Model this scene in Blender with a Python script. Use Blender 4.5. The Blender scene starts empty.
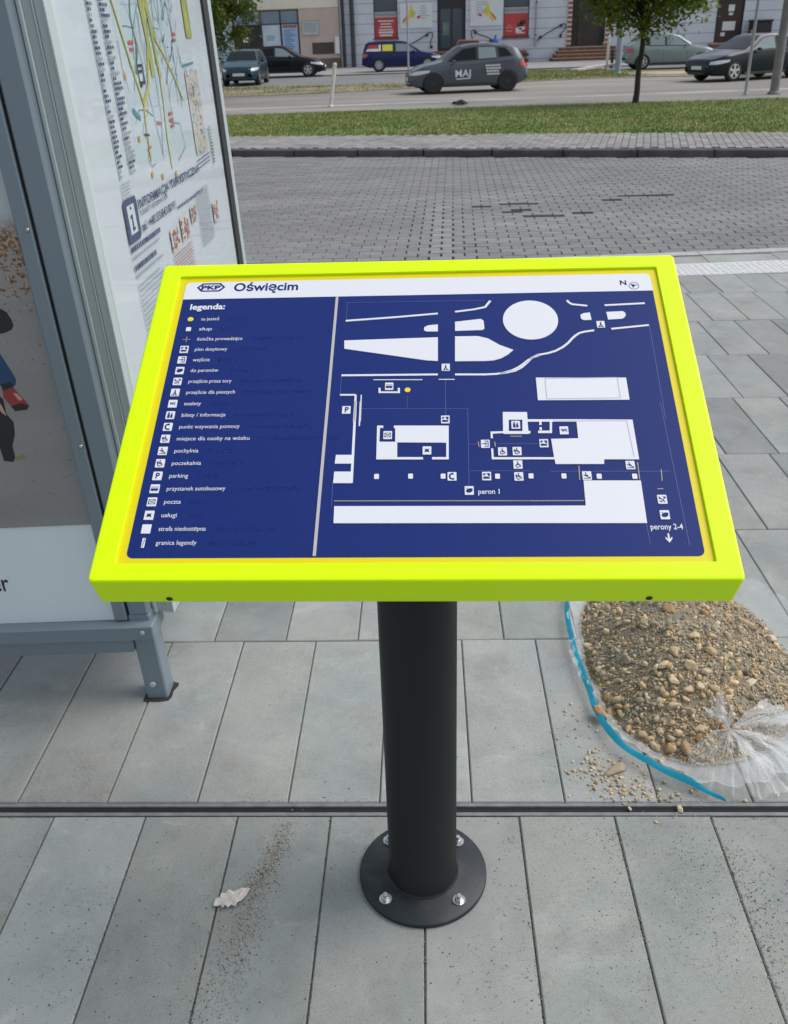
import bpy, bmesh, math, random
import numpy as np
from mathutils import Vector, Matrix, geometry, noise as mnoise
random.seed(7); np.random.seed(7)
C = bpy.context.scene.collection
S = bpy.context.scene
R = math.radians

# ------------------------------------------------------------------ camera, world, sun, exposure
cam = bpy.data.objects.new('camera', bpy.data.cameras.new('camera')); C.objects.link(cam); S.camera = cam
cam.data.sensor_fit = 'VERTICAL'; cam.data.sensor_height = 24.0
cam.data.lens = 24.0*896.47/1024.0
cam.data.clip_start = 0.02; cam.data.clip_end = 3000
rx, ux, fx = Vector((0.9991,0.0279,-0.0304)), Vector((0.0136,0.473,0.8809)), Vector((-0.039,0.8806,-0.4722))
fx.normalize(); rx = (rx-fx*rx.dot(fx)).normalized(); ux = rx.cross(fx)
cam.matrix_world = Matrix(((rx.x,ux.x,-fx.x,0),(rx.y,ux.y,-fx.y,0),(rx.z,ux.z,-fx.z,1.5),(0,0,0,1)))
cam.data.dof.use_dof = True; cam.data.dof.focus_distance = 1.5; cam.data.dof.aperture_fstop = 9.0

SUN_EL, SUN_AZ = R(53), R(78)          # azimuth from +Y towards +X
w = bpy.data.worlds.new('World'); S.world = w; w.use_nodes = True
nt = w.node_tree; bg = nt.nodes['Background']
sky = nt.nodes.new('ShaderNodeTexSky'); sky.sky_type = 'NISHITA'; sky.sun_disc = False
sky.sun_elevation = SUN_EL; sky.sun_rotation = SUN_AZ
sky.air_density = 1.0; sky.dust_density = 2.0; sky.ozone_density = 1.2
hs = nt.nodes.new('ShaderNodeHueSaturation'); hs.inputs['Saturation'].default_value = 0.5   # thin overcast
nt.links.new(sky.outputs[0], hs.inputs['Color']); nt.links.new(hs.outputs[0], bg.inputs['Color']); bg.inputs['Strength'].default_value = 0.135
sl = bpy.data.lights.new('sun', 'SUN'); sl.energy = 1.35; sl.angle = R(40); sl.color = (1.0,0.965,0.91)
sun = bpy.data.objects.new('sun', sl); C.objects.link(sun)
sd = Vector((math.sin(SUN_AZ)*math.cos(SUN_EL), math.cos(SUN_AZ)*math.cos(SUN_EL), math.sin(SUN_EL)))
sun.rotation_euler = (-sd).to_track_quat('-Z','Y').to_euler()
S.view_settings.view_transform = 'Standard'; S.view_settings.look = 'None'
S.view_settings.exposure = 0.56; S.view_settings.gamma = 1.0
try: S.view_settings.use_curve_mapping = False
except Exception: pass

# ------------------------------------------------------------------ helpers
def mat(name, col, rough=0.6, metal=0.0, spec=0.5, coat=0.0, alpha=1.0):
    m = bpy.data.materials.new(name); m.use_nodes = True
    b = m.node_tree.nodes['Principled BSDF']
    b.inputs['Base Color'].default_value = (*col,1); b.inputs['Roughness'].default_value = rough
    b.inputs['Metallic'].default_value = metal; b.inputs['Specular IOR Level'].default_value = spec
    b.inputs['Coat Weight'].default_value = coat; b.inputs['Coat Roughness'].default_value = .08
    b.inputs['Alpha'].default_value = alpha
    return m
def N(m, t, **kw):
    n = m.node_tree.nodes.new(t)
    for k, v in kw.items():
        if k in n.inputs: n.inputs[k].default_value = v
        else: setattr(n, k, v)
    return n
def LK(m, a, b): m.node_tree.links.new(a, b)
def ramp(m, src, stops):
    r = N(m, 'ShaderNodeValToRGB'); e = r.color_ramp.elements
    while len(e) < len(stops): e.new(0.5)
    for i, (p, c) in enumerate(stops):
        e[i].position = p; e[i].color = (*c,1) if len(c) == 3 else c
    LK(m, src, r.inputs[0]); return r.outputs[0]
def mix(m, fac, a, b, mode='MIX'):
    n = N(m, 'ShaderNodeMix', data_type='RGBA', blend_type=mode)
    for i, v in ((0,fac),(6,a),(7,b)):
        if hasattr(v, 'is_linked'): LK(m, v, n.inputs[i])
        elif isinstance(v, (int,float)): n.inputs[i].default_value = v
        else: n.inputs[i].default_value = (*v,1) if len(v) == 3 else v
    return n.outputs[2]
def noise(m, scale, detail=5, rough=.55, co=None, dist=0, dim='Object', stretch=None):
    n = N(m, 'ShaderNodeTexNoise'); n.inputs['Scale'].default_value = scale
    n.inputs['Detail'].default_value = detail; n.inputs['Roughness'].default_value = rough
    n.inputs['Distortion'].default_value = dist
    if co is None:
        t = N(m, 'ShaderNodeTexCoord'); co = t.outputs[dim]
    if stretch:
        mp = N(m, 'ShaderNodeMapping'); mp.inputs['Scale'].default_value = stretch; LK(m, co, mp.inputs[0]); co = mp.outputs[0]
    LK(m, co, n.inputs['Vector']); return n.outputs['Fac']
def bsdf(m): return m.node_tree.nodes['Principled BSDF']
def base(m, sock): LK(m, sock, bsdf(m).inputs['Base Color'])
def bump(m, sock, strength=.3, dist=.01):
    b = N(m, 'ShaderNodeBump'); b.inputs['Strength'].default_value = strength; b.inputs['Distance'].default_value = dist
    LK(m, sock, b.inputs['Height']); LK(m, b.outputs[0], bsdf(m).inputs['Normal'])
def noisy(name, col, rough=.7, scale=8, amt=.25, b=0.0, bd=.005, metal=0, spec=.5, coat=0, scale2=None):
    m = mat(name, col, rough, metal, spec, coat)
    f = noise(m, scale, 6, .6)
    lo = tuple(c*(1-amt) for c in col); hi = tuple(min(1, c*(1+amt)) for c in col)
    base(m, ramp(m, f, [(.3, lo), (.7, hi)]))
    if b: bump(m, noise(m, scale2 or scale*6, 4), b, bd)
    return m

class MB:
    """collects geometry for ONE mesh object"""
    def __init__(s): s.v=[]; s.f=[]; s.m=[]; s.c=[]; s.sm=[]
    def add(s, vs, fs, mi=0, col=None, smooth=False):
        o=len(s.v); s.v += [tuple(q) for q in vs]
        for f in fs: s.f.append(tuple(i+o for i in f)); s.m.append(mi); s.sm.append(smooth)
        s.c += [col or (1,1,1)]*len(vs)
    def box(s, a, b, mi=0, col=None, bev=0.0):
        (x0,y0,z0),(x1,y1,z1)=a,b
        if not bev:
            s.add([(x0,y0,z0),(x1,y0,z0),(x1,y1,z0),(x0,y1,z0),(x0,y0,z1),(x1,y0,z1),(x1,y1,z1),(x0,y1,z1)],
              [(0,3,2,1),(4,5,6,7),(0,1,5,4),(1,2,6,5),(2,3,7,6),(3,0,4,7)],mi,col)
        else:
            e=bev
            rings=[]
            for ix,z in ((e,z0),(0,z0+e),(0,z1-e),(e,z1)):
                rings.append([(x0+e,y0+ix,z),(x1-e,y0+ix,z),(x1-ix,y0+e,z),(x1-ix,y1-e,z),(x1-e,y1-ix,z),(x0+e,y1-ix,z),(x0+ix,y1-e,z),(x0+ix,y0+e,z)])
            s.rings(rings,mi,col,cap=True)
    def rings(s, rings, mi=0, col=None, cap=True, smooth=False, closed=True):
        n=len(rings[0]); vs=[q for r in rings for q in r]; fs=[]
        for k in range(len(rings)-1):
            for i in range(n if closed else n-1):
                j=(i+1)%n; fs.append((k*n+i,k*n+j,(k+1)*n+j,(k+1)*n+i))
        s.add(vs,fs,mi,col,smooth)
        if cap and closed:
            s.add(rings[0],[tuple(range(n-1,-1,-1))],mi,col); s.add(rings[-1],[tuple(range(n))],mi,col)
    def tube(s, pts, rad, n=8, mi=0, col=None, cap=True, smooth=True):
        pts=[Vector(q) for q in pts]; rads=rad if hasattr(rad,'__len__') else [rad]*len(pts)
        rings=[]
        for i,q in enumerate(pts):
            d=(pts[min(i+1,len(pts)-1)]-pts[max(i-1,0)]).normalized()
            a=Vector((0,0,1)) if abs(d.z)<.9 else Vector((1,0,0))
            u=d.cross(a).normalized(); v=d.cross(u)
            rings.append([tuple(q+(u*math.cos(2*math.pi*k/n)+v*math.sin(2*math.pi*k/n))*rads[i]) for k in range(n)])
        s.rings([r[::-1] for r in rings],mi,col,cap,smooth)
    def lathe(s, prof, n=48, mi=0, c=(0,0,0), smooth=True, axis='Z', capends=True):
        rings=[]
        for r,z in prof:
            ring=[]
            for k in range(n):
                a=2*math.pi*k/n; x,y=r*math.cos(a),r*math.sin(a)
                ring.append((c[0]+x,c[1]+y,c[2]+z) if axis=='Z' else (c[0]+x,c[1]+z,c[2]-y))
            rings.append(ring)
        s.rings(rings,mi,None,capends,smooth)
    def poly(s, pts, z=0.0, mi=0, col=None):
        """flat concave polygon in XY"""
        P=[Vector((x,y,0)) for x,y in pts]
        a=sum(P[i].x*P[(i+1)%len(P)].y-P[(i+1)%len(P)].x*P[i].y for i in range(len(P)))
        if a<0: P=P[::-1]
        tri=geometry.tessellate_polygon([P])
        fs=[]
        for t in tri:
            p,q,r=[P[i] for i in t]
            fs.append(t if (q-p).cross(r-p).z>0 else t[::-1])
        s.add([(q.x,q.y,z) for q in P],fs,mi,col)
        return [(q.x,q.y) for q in P]
    def prism(s, pts, z0, z1, mi=0, col=None):
        P=s.poly(pts,z1,mi,col); n=len(P)
        s.add([(x,y,z0) for x,y in P]+[(x,y,z1) for x,y in P],[(i,(i+1)%n,n+(i+1)%n,n+i) for i in range(n)],mi,col)
    def stroke(s, pts, wd, z0, z1, mi=0, col=None):
        P=[Vector(q) for q in pts]; L=[];Rr=[]
        for i,q in enumerate(P):
            a=(P[i]-P[i-1]).normalized() if i else None; b=(P[i+1]-P[i]).normalized() if i<len(P)-1 else None
            d=(a+b).normalized() if a and b else (a or b)
            nn=Vector((-d.y,d.x)); k=1/max(.4,nn.dot(Vector((-(a or b).y,(a or b).x))))
            L.append(tuple(q+nn*wd/2*k)); Rr.append(tuple(q-nn*wd/2*k))
        for i in range(len(P)-1):
            s.prism([Rr[i],Rr[i+1],L[i+1],L[i]],z0,z1,mi,col)
    def ell(s, c, rx_, ry, z0, z1, mi=0, n=32):
        s.prism([(c[0]+rx_*math.cos(2*math.pi*k/n),c[1]+ry*math.sin(2*math.pi*k/n)) for k in range(n)],z0,z1,mi)
    def xform(s, M):
        s.v=[tuple(M@Vector(q)) for q in s.v]; return s
    def build(s, name, mats, parent=None, colors=False, smooth=None):
        me=bpy.data.meshes.new(name); me.from_pydata(s.v,[],s.f); me.update()
        mats=mats if isinstance(mats,(list,tuple)) else [mats]
        for q in mats: me.materials.append(q)
        me.polygons.foreach_set('material_index',s.m)
        me.polygons.foreach_set('use_smooth',s.sm if smooth is None else [smooth]*len(s.f))
        if colors:
            a=me.color_attributes.new('Col','FLOAT_COLOR','POINT')
            arr=np.ones((len(s.v),4),dtype=np.float32); arr[:,:3]=np.array(s.c,dtype=np.float32); a.data.foreach_set('color',arr.ravel())
        o=bpy.data.objects.new(name,me); C.objects.link(o)
        if parent: o.parent=parent
        return o
def tag(o, label=None, cat=None, group=None, kind=None):
    for k,v in (('label',label),('category',cat),('group',group),('kind',kind)):
        if v: o[k]=v
    return o
def thing(name, label, cat, loc=(0,0,0), rz=0, group=None):
    o=bpy.data.objects.new(name,None); C.objects.link(o); o.location=loc; o.rotation_euler=(0,0,rz); o.empty_display_size=.1
    return tag(o,label,cat,group)
def struct(o): o['kind']='structure'; return o
def text_geo(body, size, bold=0.0):
    cu=bpy.data.curves.new('lettering','FONT'); cu.body=body; cu.size=size; cu.offset=bold; cu.resolution_u=3
    o=bpy.data.objects.new('lettering',cu); C.objects.link(o)
    dg=bpy.context.evaluated_depsgraph_get(); me=bpy.data.meshes.new_from_object(o.evaluated_get(dg))
    vs=[(q.co.x,q.co.y) for q in me.vertices]; fs=[tuple(f.vertices) for f in me.polygons]
    bpy.data.objects.remove(o); bpy.data.curves.remove(cu); bpy.data.meshes.remove(me)
    return vs,fs
def put_text(mb, body, x, y, size, width=None, z=.0005, mi=0, bold=0.0, height=None, f=None, center=False):
    """lettering from left x, baseline y; f maps (u,v,z) to 3D"""
    vs,fs=text_geo(body,size,bold)
    if not vs: return
    x0=min(q[0] for q in vs); x1=max(q[0] for q in vs)
    y0=min(q[1] for q in vs); y1=max(q[1] for q in vs)
    kx=width/(x1-x0) if width else 1.0; ky=height/(y1-y0) if height else 1.0
    ox=x-(x1-x0)*kx/2 if center else x
    pts=[(ox+(a-x0)*kx,y+b*ky,z) for a,b in vs]
    if f: pts=[f(*q) for q in pts]
    mb.add(pts,fs,mi)

# map geometry on the panel, metres from the panel centre
AREAS =[[(0.0158, 0.1498), (0.0217, 0.1535), (0.0366, 0.155), (0.0366, 0.1399), (0.0195, 0.1403), (0.015, 0.1429)], [(0.0634, 0.1601), (0.1032, 0.1655), (0.1076, 0.1615), (0.1084, 0.1444), (0.1048, 0.1414), (0.0631, 0.1405)], [(-0.1076, 0.1239), (0.0365, 0.1274), (0.0364, 0.0781), (0.0197, 0.0796), (-0.1067, 0.1066)], [(0.0629, 0.1287), (0.0977, 0.1285), (0.1131, 0.1231), (0.1302, 0.1092), (0.1504, 0.0985), (0.1425, 0.0896), (0.1312, 0.0815), (0.1202, 0.0775), (0.1071, 0.0766), (0.0622, 0.077)], [(0.2571, 0.1658), (0.2576, 0.1708), (0.2625, 0.174), (0.2724, 0.1754), (0.2735, 0.1593), (0.2619, 0.159), (0.2583, 0.1613)], [(0.2977, 0.1759), (0.3231, 0.1769), (0.3265, 0.1729), (0.3267, 0.1679), (0.3234, 0.1625), (0.3192, 0.1604), (0.2987, 0.1592)], [(0.1806, 0.0416), (0.3117, 0.0391), (0.3117, -0.0034), (0.1807, -0.0021)], [(-0.1073, -0.0982), (-0.0845, -0.0985), (-0.0846, -0.1137), (-0.108, -0.1134)], [(-0.1079, -0.1274), (-0.0839, -0.1277), (-0.0833, -0.1472), (-0.1083, -0.1469)], [(-0.0511, -0.0461), (-0.0423, -0.0462), (-0.0421, -0.0503), (-0.0469, -0.0503), (-0.0469, -0.0756), (-0.0216, -0.076), (-0.021, -0.1032), (0.0151, -0.1037), (0.0152, -0.1076), (-0.0502, -0.1068)], [(-0.0271, -0.0464), (0.0514, -0.0476), (0.0508, -0.108), (0.0276, -0.1077), (0.0276, -0.1038), (0.0473, -0.1041), (0.0476, -0.0784), (-0.0244, -0.0769), (-0.025, -0.0511), (-0.0269, -0.0511)], [(0.1292, -0.0236), (0.1637, -0.0242), (0.1638, -0.0377), (0.2345, -0.0388), (0.3112, -0.0406), (0.3116, -0.111), (0.2642, -0.1104), (0.2633, -0.1184), (0.1973, -0.1177), (0.1967, -0.1096), (0.1103, -0.1086), (0.1101, -0.0896), (0.113, -0.0897), (0.1132, -0.105), (0.1961, -0.1061), (0.1945, -0.0737), (0.2322, -0.0732), (0.2325, -0.0431), (0.1981, -0.0426), (0.1965, -0.0632), (0.177, -0.063), (0.1773, -0.0587), (0.1936, -0.059), (0.1948, -0.0425), (0.1635, -0.042), (0.1637, -0.0591), (0.1666, -0.0591), (0.1664, -0.0628), (0.1634, -0.0643), (0.1287, -0.0638), (0.128, -0.0623), (0.1132, -0.0631), (0.1133, -0.0715), (0.1104, -0.0715), (0.1104, -0.0594), (0.1281, -0.0591)], [(0.18, -0.0423), (0.1833, -0.0423), (0.1829, -0.0482), (0.1796, -0.0482)], [(0.1797, -0.0524), (0.183, -0.0525), (0.1826, -0.0578), (0.1794, -0.0577)], [(0.2327, -0.1461), (0.3093, -0.1469), (0.3086, -0.2155), (0.117, -0.2141), (-0.1036, -0.2128), (-0.1044, -0.1854), (0.1182, -0.1868), (0.2319, -0.1872)]]
LINES =[([(-0.1077, 0.1669), (-0.0263, 0.1733), (0.0102, 0.1769), (0.0367, 0.1794)], 0.0035), ([(0.0637, 0.1826), (0.0925, 0.187), (0.1109, 0.1918), (0.1196, 0.206)], 0.0035), ([(-0.108, 0.052), (0.0363, 0.051)], 0.0035), ([(0.0618, 0.0505), (0.1062, 0.0496), (0.1235, 0.0504), (0.1343, 0.0525), (0.1452, 0.0564), (0.155, 0.062), (0.1632, 0.0689), (0.1714, 0.077), (0.1792, 0.0828), (0.1894, 0.0874)], 0.0035), ([(0.1282, 0.0512), (0.1395, 0.053), (0.1509, 0.0563), (0.1606, 0.0627), (0.1686, 0.0713), (0.1767, 0.0814), (0.1866, 0.0875), (0.2019, 0.0908), (0.2136, 0.0952), (0.2256, 0.1034), (0.2339, 0.1116), (0.2404, 0.1205), (0.2467, 0.1273), (0.2529, 0.132), (0.2608, 0.1345), (0.2752, 0.1369)], 0.0035), ([(0.2397, 0.2039), (0.242, 0.1987), (0.2468, 0.1946), (0.27, 0.1906)], 0.0035), ([(0.2966, 0.191), (0.3591, 0.1939)], 0.0035), ([(0.3015, 0.1395), (0.359, 0.1462)], 0.0035), ([(-0.108, 0.0134), (-0.0847, 0.013)], 0.003), ([(-0.0847, 0.013), (-0.0848, -0.0375)], 0.003), ([(-0.0842, 0.0002), (-0.0829, -0.1467)], 0.0035), ([(-0.0772, 0.0001), (-0.0767, -0.0462)], 0.002), ([(-0.0765, 0.0128), (-0.0756, -0.0377)], 0.0015), ([(-0.0499, 0.026), (-0.0496, 0.0175), (-0.0212, 0.0169), (-0.0214, 0.0255)], 0.003), ([(-0.0596, 0.0423), (0.0133, 0.041)], 0.0014), ([(0.0375, 0.0411), (0.0612, 0.0406)], 0.0014)]
GOLD =[[(-0.1053, -0.1763), (0.1585, -0.1782)], [(0.1186, -0.1782), (0.2306, -0.1787)], [(0.2288, -0.121), (0.228, -0.1444)], [(0.3089, -0.1151), (0.3083, -0.1441)], [(0.3392, -0.1279), (0.3378, -0.1472)], [(0.3294, -0.1602), (0.3376, -0.1603)], [(0.0927, -0.0765), (0.0936, -0.0858)], [(0.1155, -0.0768), (0.1164, -0.0861)], [(0.1379, -0.0677), (0.1542, -0.0679)]]
HAIR =[[(0.3547, -0.0074), (0.3582, -0.2502)], [(0.3597, 0.1462), (0.3579, -0.0396)], [(0.3077, -0.2155), (0.3088, -0.2485)], [(-0.0746, -0.0133), (0.0791, -0.0159)], [(-0.0086, -0.0011), (-0.0084, -0.0144)], [(0.0474, -0.0021), (0.0472, -0.0295)], [(0.0791, -0.0159), (0.0779, -0.1521)], [(0.0785, -0.1276), (0.1615, -0.1285)], [(0.0474, 0.0409), (0.0469, -0.0243)], [(-0.0087, 0.0099), (-0.0083, -0.0141)], [(-0.1063, 0.1669), (-0.108, 0.2082), (0.1114, 0.2075)], [(-0.108, 0.0509), (-0.1076, 0.0134)], [(-0.109, -0.1469), (-0.1082, -0.1854)], [(0.0791, -0.081), (0.0925, -0.0811)], [(0.1166, -0.0809), (0.1786, -0.0818)], [(0.1901, -0.1295), (0.3519, -0.1313)]]
ICONS ={'cross': [(0.2864, 0.1491), (0.0481, 0.0648)], 'bus': [(-0.0357, 0.0286)], 'park': [(-0.097, -0.016)], 'post': [(-0.0354, -0.0637)], 'star': [(0.0205, -0.092)], 'plan': [(0.0467, -0.0362), (0.1022, -0.1373), (0.1839, -0.0813)], 'phone': [(0.055, -0.1373)], 'wait': [(0.1459, -0.0947), (0.146, -0.1384)], 'chair': [(0.1257, -0.095), (0.1459, -0.1181)], 'ramp': [(0.2381, -0.138), (0.2985, -0.1208)], 'enter': [(0.1023, -0.0813)], 'train': [(0.078, -0.1612), (0.3333, -0.2027)], 'rail': [(0.3334, -0.178)], 'wc': [(0.2136, -0.0587)], 'info': [(0.1463, -0.0487)]}
DOTS =[(-0.0488, -0.1362), (-0.0019, -0.1362), (0.0428, -0.1367), (0.1171, -0.1376), (0.1626, -0.1376), (0.2071, -0.1381), (0.2545, -0.1391), (0.3021, -0.1396)]
BLUESQ =[(0.1373, -0.0384), (0.1563, -0.0387), (0.1552, -0.059), (0.1363, -0.0587)]

# ------------------------------------------------------------------ the ground, paving, roads (structure)
def vcol(m, tintname='Col'):
    a=N(m,'ShaderNodeAttribute'); a.attribute_name=tintname; return a.outputs['Color']

# concrete slabs: cool grey, blotched, with a fine grit
def slab_material():
    m=mat('concrete_slab',(.23,.25,.25),.82,spec=.3)
    tco=N(m,'ShaderNodeTexCoord').outputs['Object']; vm=N(m,'ShaderNodeVectorMath',operation='MULTIPLY_ADD'); LK(m,vcol(m),vm.inputs[0]); vm.inputs[1].default_value=(37,53,29); LK(m,tco,vm.inputs[2]); sc=vm.outputs[0]   # every slab its own piece of concrete
    big=noise(m,3.2,9,.72,co=sc,dist=.25)
    col=ramp(m,big,[(.28,(.160,.182,.176)),(.44,(.226,.252,.243)),(.56,(.266,.292,.280)),(.72,(.345,.368,.35))])
    blot=noise(m,6.5,7,.68,co=sc,dist=.3)
    col=mix(m,ramp(m,blot,[(.53,(0,0,0)),(.72,(.5,.5,.5))]),col,(.135,.146,.145))
    wet=noise(m,4.2,6,.62,co=sc,dist=.2)
    col=mix(m,ramp(m,wet,[(.585,(0,0,0)),(.68,(.45,.45,.45))]),col,(.125,.137,.138))
    effl=noise(m,9,7,.75,co=sc,dist=.8)
    col=mix(m,ramp(m,effl,[(.57,(0,0,0)),(.74,(.6,.6,.6))]),col,(.43,.43,.405))
    rust=noise(m,5,3,.5,co=sc)
    col=mix(m,ramp(m,rust,[(.64,(0,0,0)),(.8,(.35,.35,.35))]),col,(.24,.195,.15))
    spk=noise(m,260,2,.5); col=mix(m,ramp(m,spk,[(.3,(.5,.5,.5)),(.42,(0,0,0))]),col,(.08,.085,.085))
    dust=mix(m,1.0,ramp(m,noise(m,420,2,.6),[(.50,(0,0,0)),(.58,(1,1,1))]),ramp(m,noise(m,2.1,5,.65,dist=.8),[(.42,(.12,.12,.12)),(.62,(.8,.8,.8))]),'MULTIPLY')
    col=mix(m,dust,col,(.36,.325,.26))
    grain=noise(m,700,2,.6); col=mix(m,.22,col,ramp(m,grain,[(.3,(.08,.08,.08)),(.7,(.5,.5,.5))]))
    v=N(m,'ShaderNodeTexVoronoi'); v.inputs['Scale'].default_value=34
    t=N(m,'ShaderNodeTexCoord'); LK(m,t.outputs['Object'],v.inputs['Vector'])
    sp=ramp(m,v.outputs['Distance'],[(.05,(1,1,1)),(.09,(0,0,0))])
    msk=ramp(m,noise(m,3,2),[(.5,(0,0,0)),(.56,(.8,.8,.8))])
    col=mix(m,mix(m,1.0,sp,msk,'MULTIPLY'),col,(.07,.068,.06))
    col=mix(m,1.0,col,vcol(m),'MULTIPLY')
    base(m,col); bump(m,mix(m,.5,grain,noise(m,60,5)),.25,.002); return m
M_slab=slab_material()
M_joint=noisy('joint_sand',(.15,.143,.125),.95,60,.4)
M_steel=noisy('drain_edge',(.17,.178,.18),.7,30,.25)
M_black=mat('dark_gap',(.012,.012,.012),.9)

def slab(mb,x0,x1,y0,y1,z=0.0,e=.0025,depth=.03,col=(1,1,1),tilt=0):
    zz=lambda x:z+tilt*(x-(x0+x1)/2)
    r=[]
    for i,d in ((0,-depth),(0,-e),(e,0)):
        r.append([(x0+i,y0+i,zz(x0)+d),(x1-i,y0+i,zz(x1)+d),(x1-i,y1-i,zz(x1)+d),(x0+i,y1-i,zz(x0)+d)])
    mb.rings(r,0,col,cap=False); mb.add(r[-1],[(0,1,2,3)],0,col)
def shade(a=.075):
    k=1+random.gauss(0,a); k=max(.72,min(1.25,k)); return (k*random.uniform(.985,1.02),k,k*random.uniform(.98,1.02))
slabs=MB(); o_row,tw=1.4394,.2038; g=.003
LEGHOLE=(-.748,-.655,1.775,1.845)
def slab_row(y0,y1,off,xa=-4.2,xb=7.2,dark=1.0):
    k=math.floor((xa-off)/tw)
    while off+k*tw<xb:
        x0,x1=off+k*tw,off+(k+1)*tw; c=shade(); c=tuple(q*dark for q in c)
        slab(slabs,x0+g/2,x1-g/2,y0+g/2,y1-g/2,random.uniform(-.0012,.0012),col=c,tilt=random.uniform(-.004,.004)); k+=1
offs={0:-.9336,1:-.9336+.118}
for k in range(0,8):
    y0=o_row+.6*k; y1=min(y0+.6,6.1)
    off=offs.get(k,-.93+random.choice((.02,.11,.06,.14)))
    slab_row(y0,y1,off,-4.2,7.4)
slab_row(.803,1.402,-.8341); slab_row(.203,.803,-.93); slab_row(-.4,.203,-.83); slab_row(-1.0,-.4,-.93)
struct(slabs.build('pavement',M_slab,colors=True))
bed=MB(); bed.box((-40,-14,-.6),(60,6.77,-.0055)); struct(bed.build('paving_bed',M_joint))
dr=MB()
dr.box((-9,1.402,-.02),(14,1.411,.0005),0); dr.box((-9,1.4285,-.02),(14,1.4372,.0005),0); dr.box((-9,1.4112,-.0052),(14,1.4283,-.0042),1)
for k in range(-40,60):
    x=k*.2038+random.uniform(-.01,.01)
    pass
struct(dr.build('drain_slot',[M_steel,M_black]))
# leg pocket of dark loose soil round the shelter leg
# tactile strip of white studded slabs and the platform edge
M_tact=noisy('white_tactile_slab',(.50,.51,.50),.8,20,.14,b=.2,bd=.002)
ts=MB(); ft=lambda x:6.09+.03*(x-1.7)
for k in range(-20,34):
    x0=k*.3; x1=x0+.297; ya,yb=ft(x0),6.42+.1*(x0-1.76)*.6
    ts.rings([[(x0,ya,z),(x1,ft(x1),z),(x1,yb+.018,z),(x0,yb,z)] for z in (-.03,.002)],0)
    for i in range(6):
        for j in range(6):
            cx,cy=x0+.03+i*.047,ya+.03+j*.053
            ts.rings([[(cx+r_*math.cos(a),cy+r_*math.sin(a),z) for a in (0,1.05,2.1,3.14,4.19,5.24)] for r_,z in ((.013,.002),(.009,.006))],0)
struct(ts.build('tactile_strip',M_tact))
es=MB()
for k in range(-14,24):
    x0=k*.5; ya=6.43+.06*(x0-1.76); yb=6.665+.07*(x0-1.8)
    yb=min(yb,7.1)
    slab(es,x0+.002,x0+.498,ya+.012,yb,0,col=shade(.05))
struct(es.build('edge_slabs',M_slab,colors=True))
M_kerblight=noisy('light_kerb_concrete',(.36,.365,.36),.85,9,.2,b=.3,bd=.003)
kb=MB()
for k in range(-9,12):
    x0=k*1.0; ya=6.672+.07*(x0-1.8); yb=ya+.12
    kb.rings([[(x0+.003,ya,z),(x0+.997,ya+.07,z),(x0+.997,yb+.07-i,z),(x0+.003,yb-i,z)] for z,i in ((-.3,0),(-.012,0),(.004,.012))],0)
struct(kb.build('platform_kerb',M_kerblight))

# the whole terrain, one sheet to the horizon, under everything
M_earth=noisy('earth',(.13,.115,.085),.95,.6,.3)
gm=MB(); gm.add([(-1200,-1200,-.62),(1200,-1200,-.62),(1200,1500,-.62),(-1200,1500,-.62)],[(0,1,2,3)]); struct(gm.build('ground',M_earth))

def pl(nodes):
    xs=[q[0] for q in nodes]; ys=[q[1] for q in nodes]
    return lambda x: float(np.interp(x,xs,ys))
f_kerb=pl([(-45,22.9),(-12,17.2),(12,11.35),(40,9.5),(70,9.5)])
f_walk=pl([(-45,23.8),(-12,18.9),(12,13.96),(40,12.5),(70,12.5)])
f_gr=lambda x:26.7
f_road=pl([(-60,35.3),(-6.9,35.3),(-3.2,35.7),(4,39),(7.1,40.1),(8.6,40),(13.5,37.6),(60,37)])
f_strip=pl([(-60,42.2),(-8.1,41.7),(-3.6,40.6),(-.5,40.9),(1.5,45),(5,49.4),(8,48),(9.2,45.5),(60,45)])
def band(mb,fa,za,fb,zb,xs,mi=0,ny=1):
    n=len(xs); vs=[];fs=[]
    for j in range(ny+1):
        t=j/ny
        for x in xs: vs.append((x,fa(x)*(1-t)+fb(x)*t,za*(1-t)+zb*t))
    for j in range(ny):
        for i in range(n-1): fs.append((j*n+i,j*n+i+1,(j+1)*n+i+1,(j+1)*n+i))
    mb.add(vs,fs,mi)
XS=[-45,-30,-20,-12,-10,-8,-6,-4,-2,0,2,4,5,6,7,8,9,10,12,14,20,30,45,60]

# bus bay of dark interlocking blocks, some of them missing
M_block=mat('dark_paving_block',(.1,.1,.1),.85,spec=.3)
c_=ramp(M_block,noise(M_block,.6,5,.6,dist=.5,stretch=(.35,1.5,1)),[(.3,(.145,.142,.139)),(.5,(.183,.18,.176)),(.72,(.235,.231,.224))])
c_=mix(M_block,ramp(M_block,noise(M_block,2.2,5,.65),[(.55,(0,0,0)),(.75,(.45,.45,.45))]),c_,(.21,.208,.2))
c_=mix(M_block,1.0,c_,vcol(M_block),'MULTIPLY')
c_=mix(M_block,.25,c_,ramp(M_block,noise(M_block,90,3),[(.3,(.05,.05,.05)),(.7,(.3,.3,.3))])); base(M_block,c_)
bay_bed=MB(); band(bay_bed,lambda x:6.7,-.186,f_kerb,-.186,XS); struct(bay_bed.build('bay_bed',noisy('bay_joint',(.145,.141,.135),.95,30,.3)))
missing=[(.37,9.85,.2),(.53,9.95,.2),(.8,9.97,.3),(.55,9.36,.16),(.82,9.55,.2),(2.03,10.09,.2),(2.34,10.3,.2),(1.2,9.32,.18),(1.56,9.44,.25),(2.62,10.32,.16),(1.72,9.82,.12),(1.0,10.0,.2),(1.08,9.7,.2)]
blocks=MB(); ca,sa=math.cos(-.03),math.sin(-.03)
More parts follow.
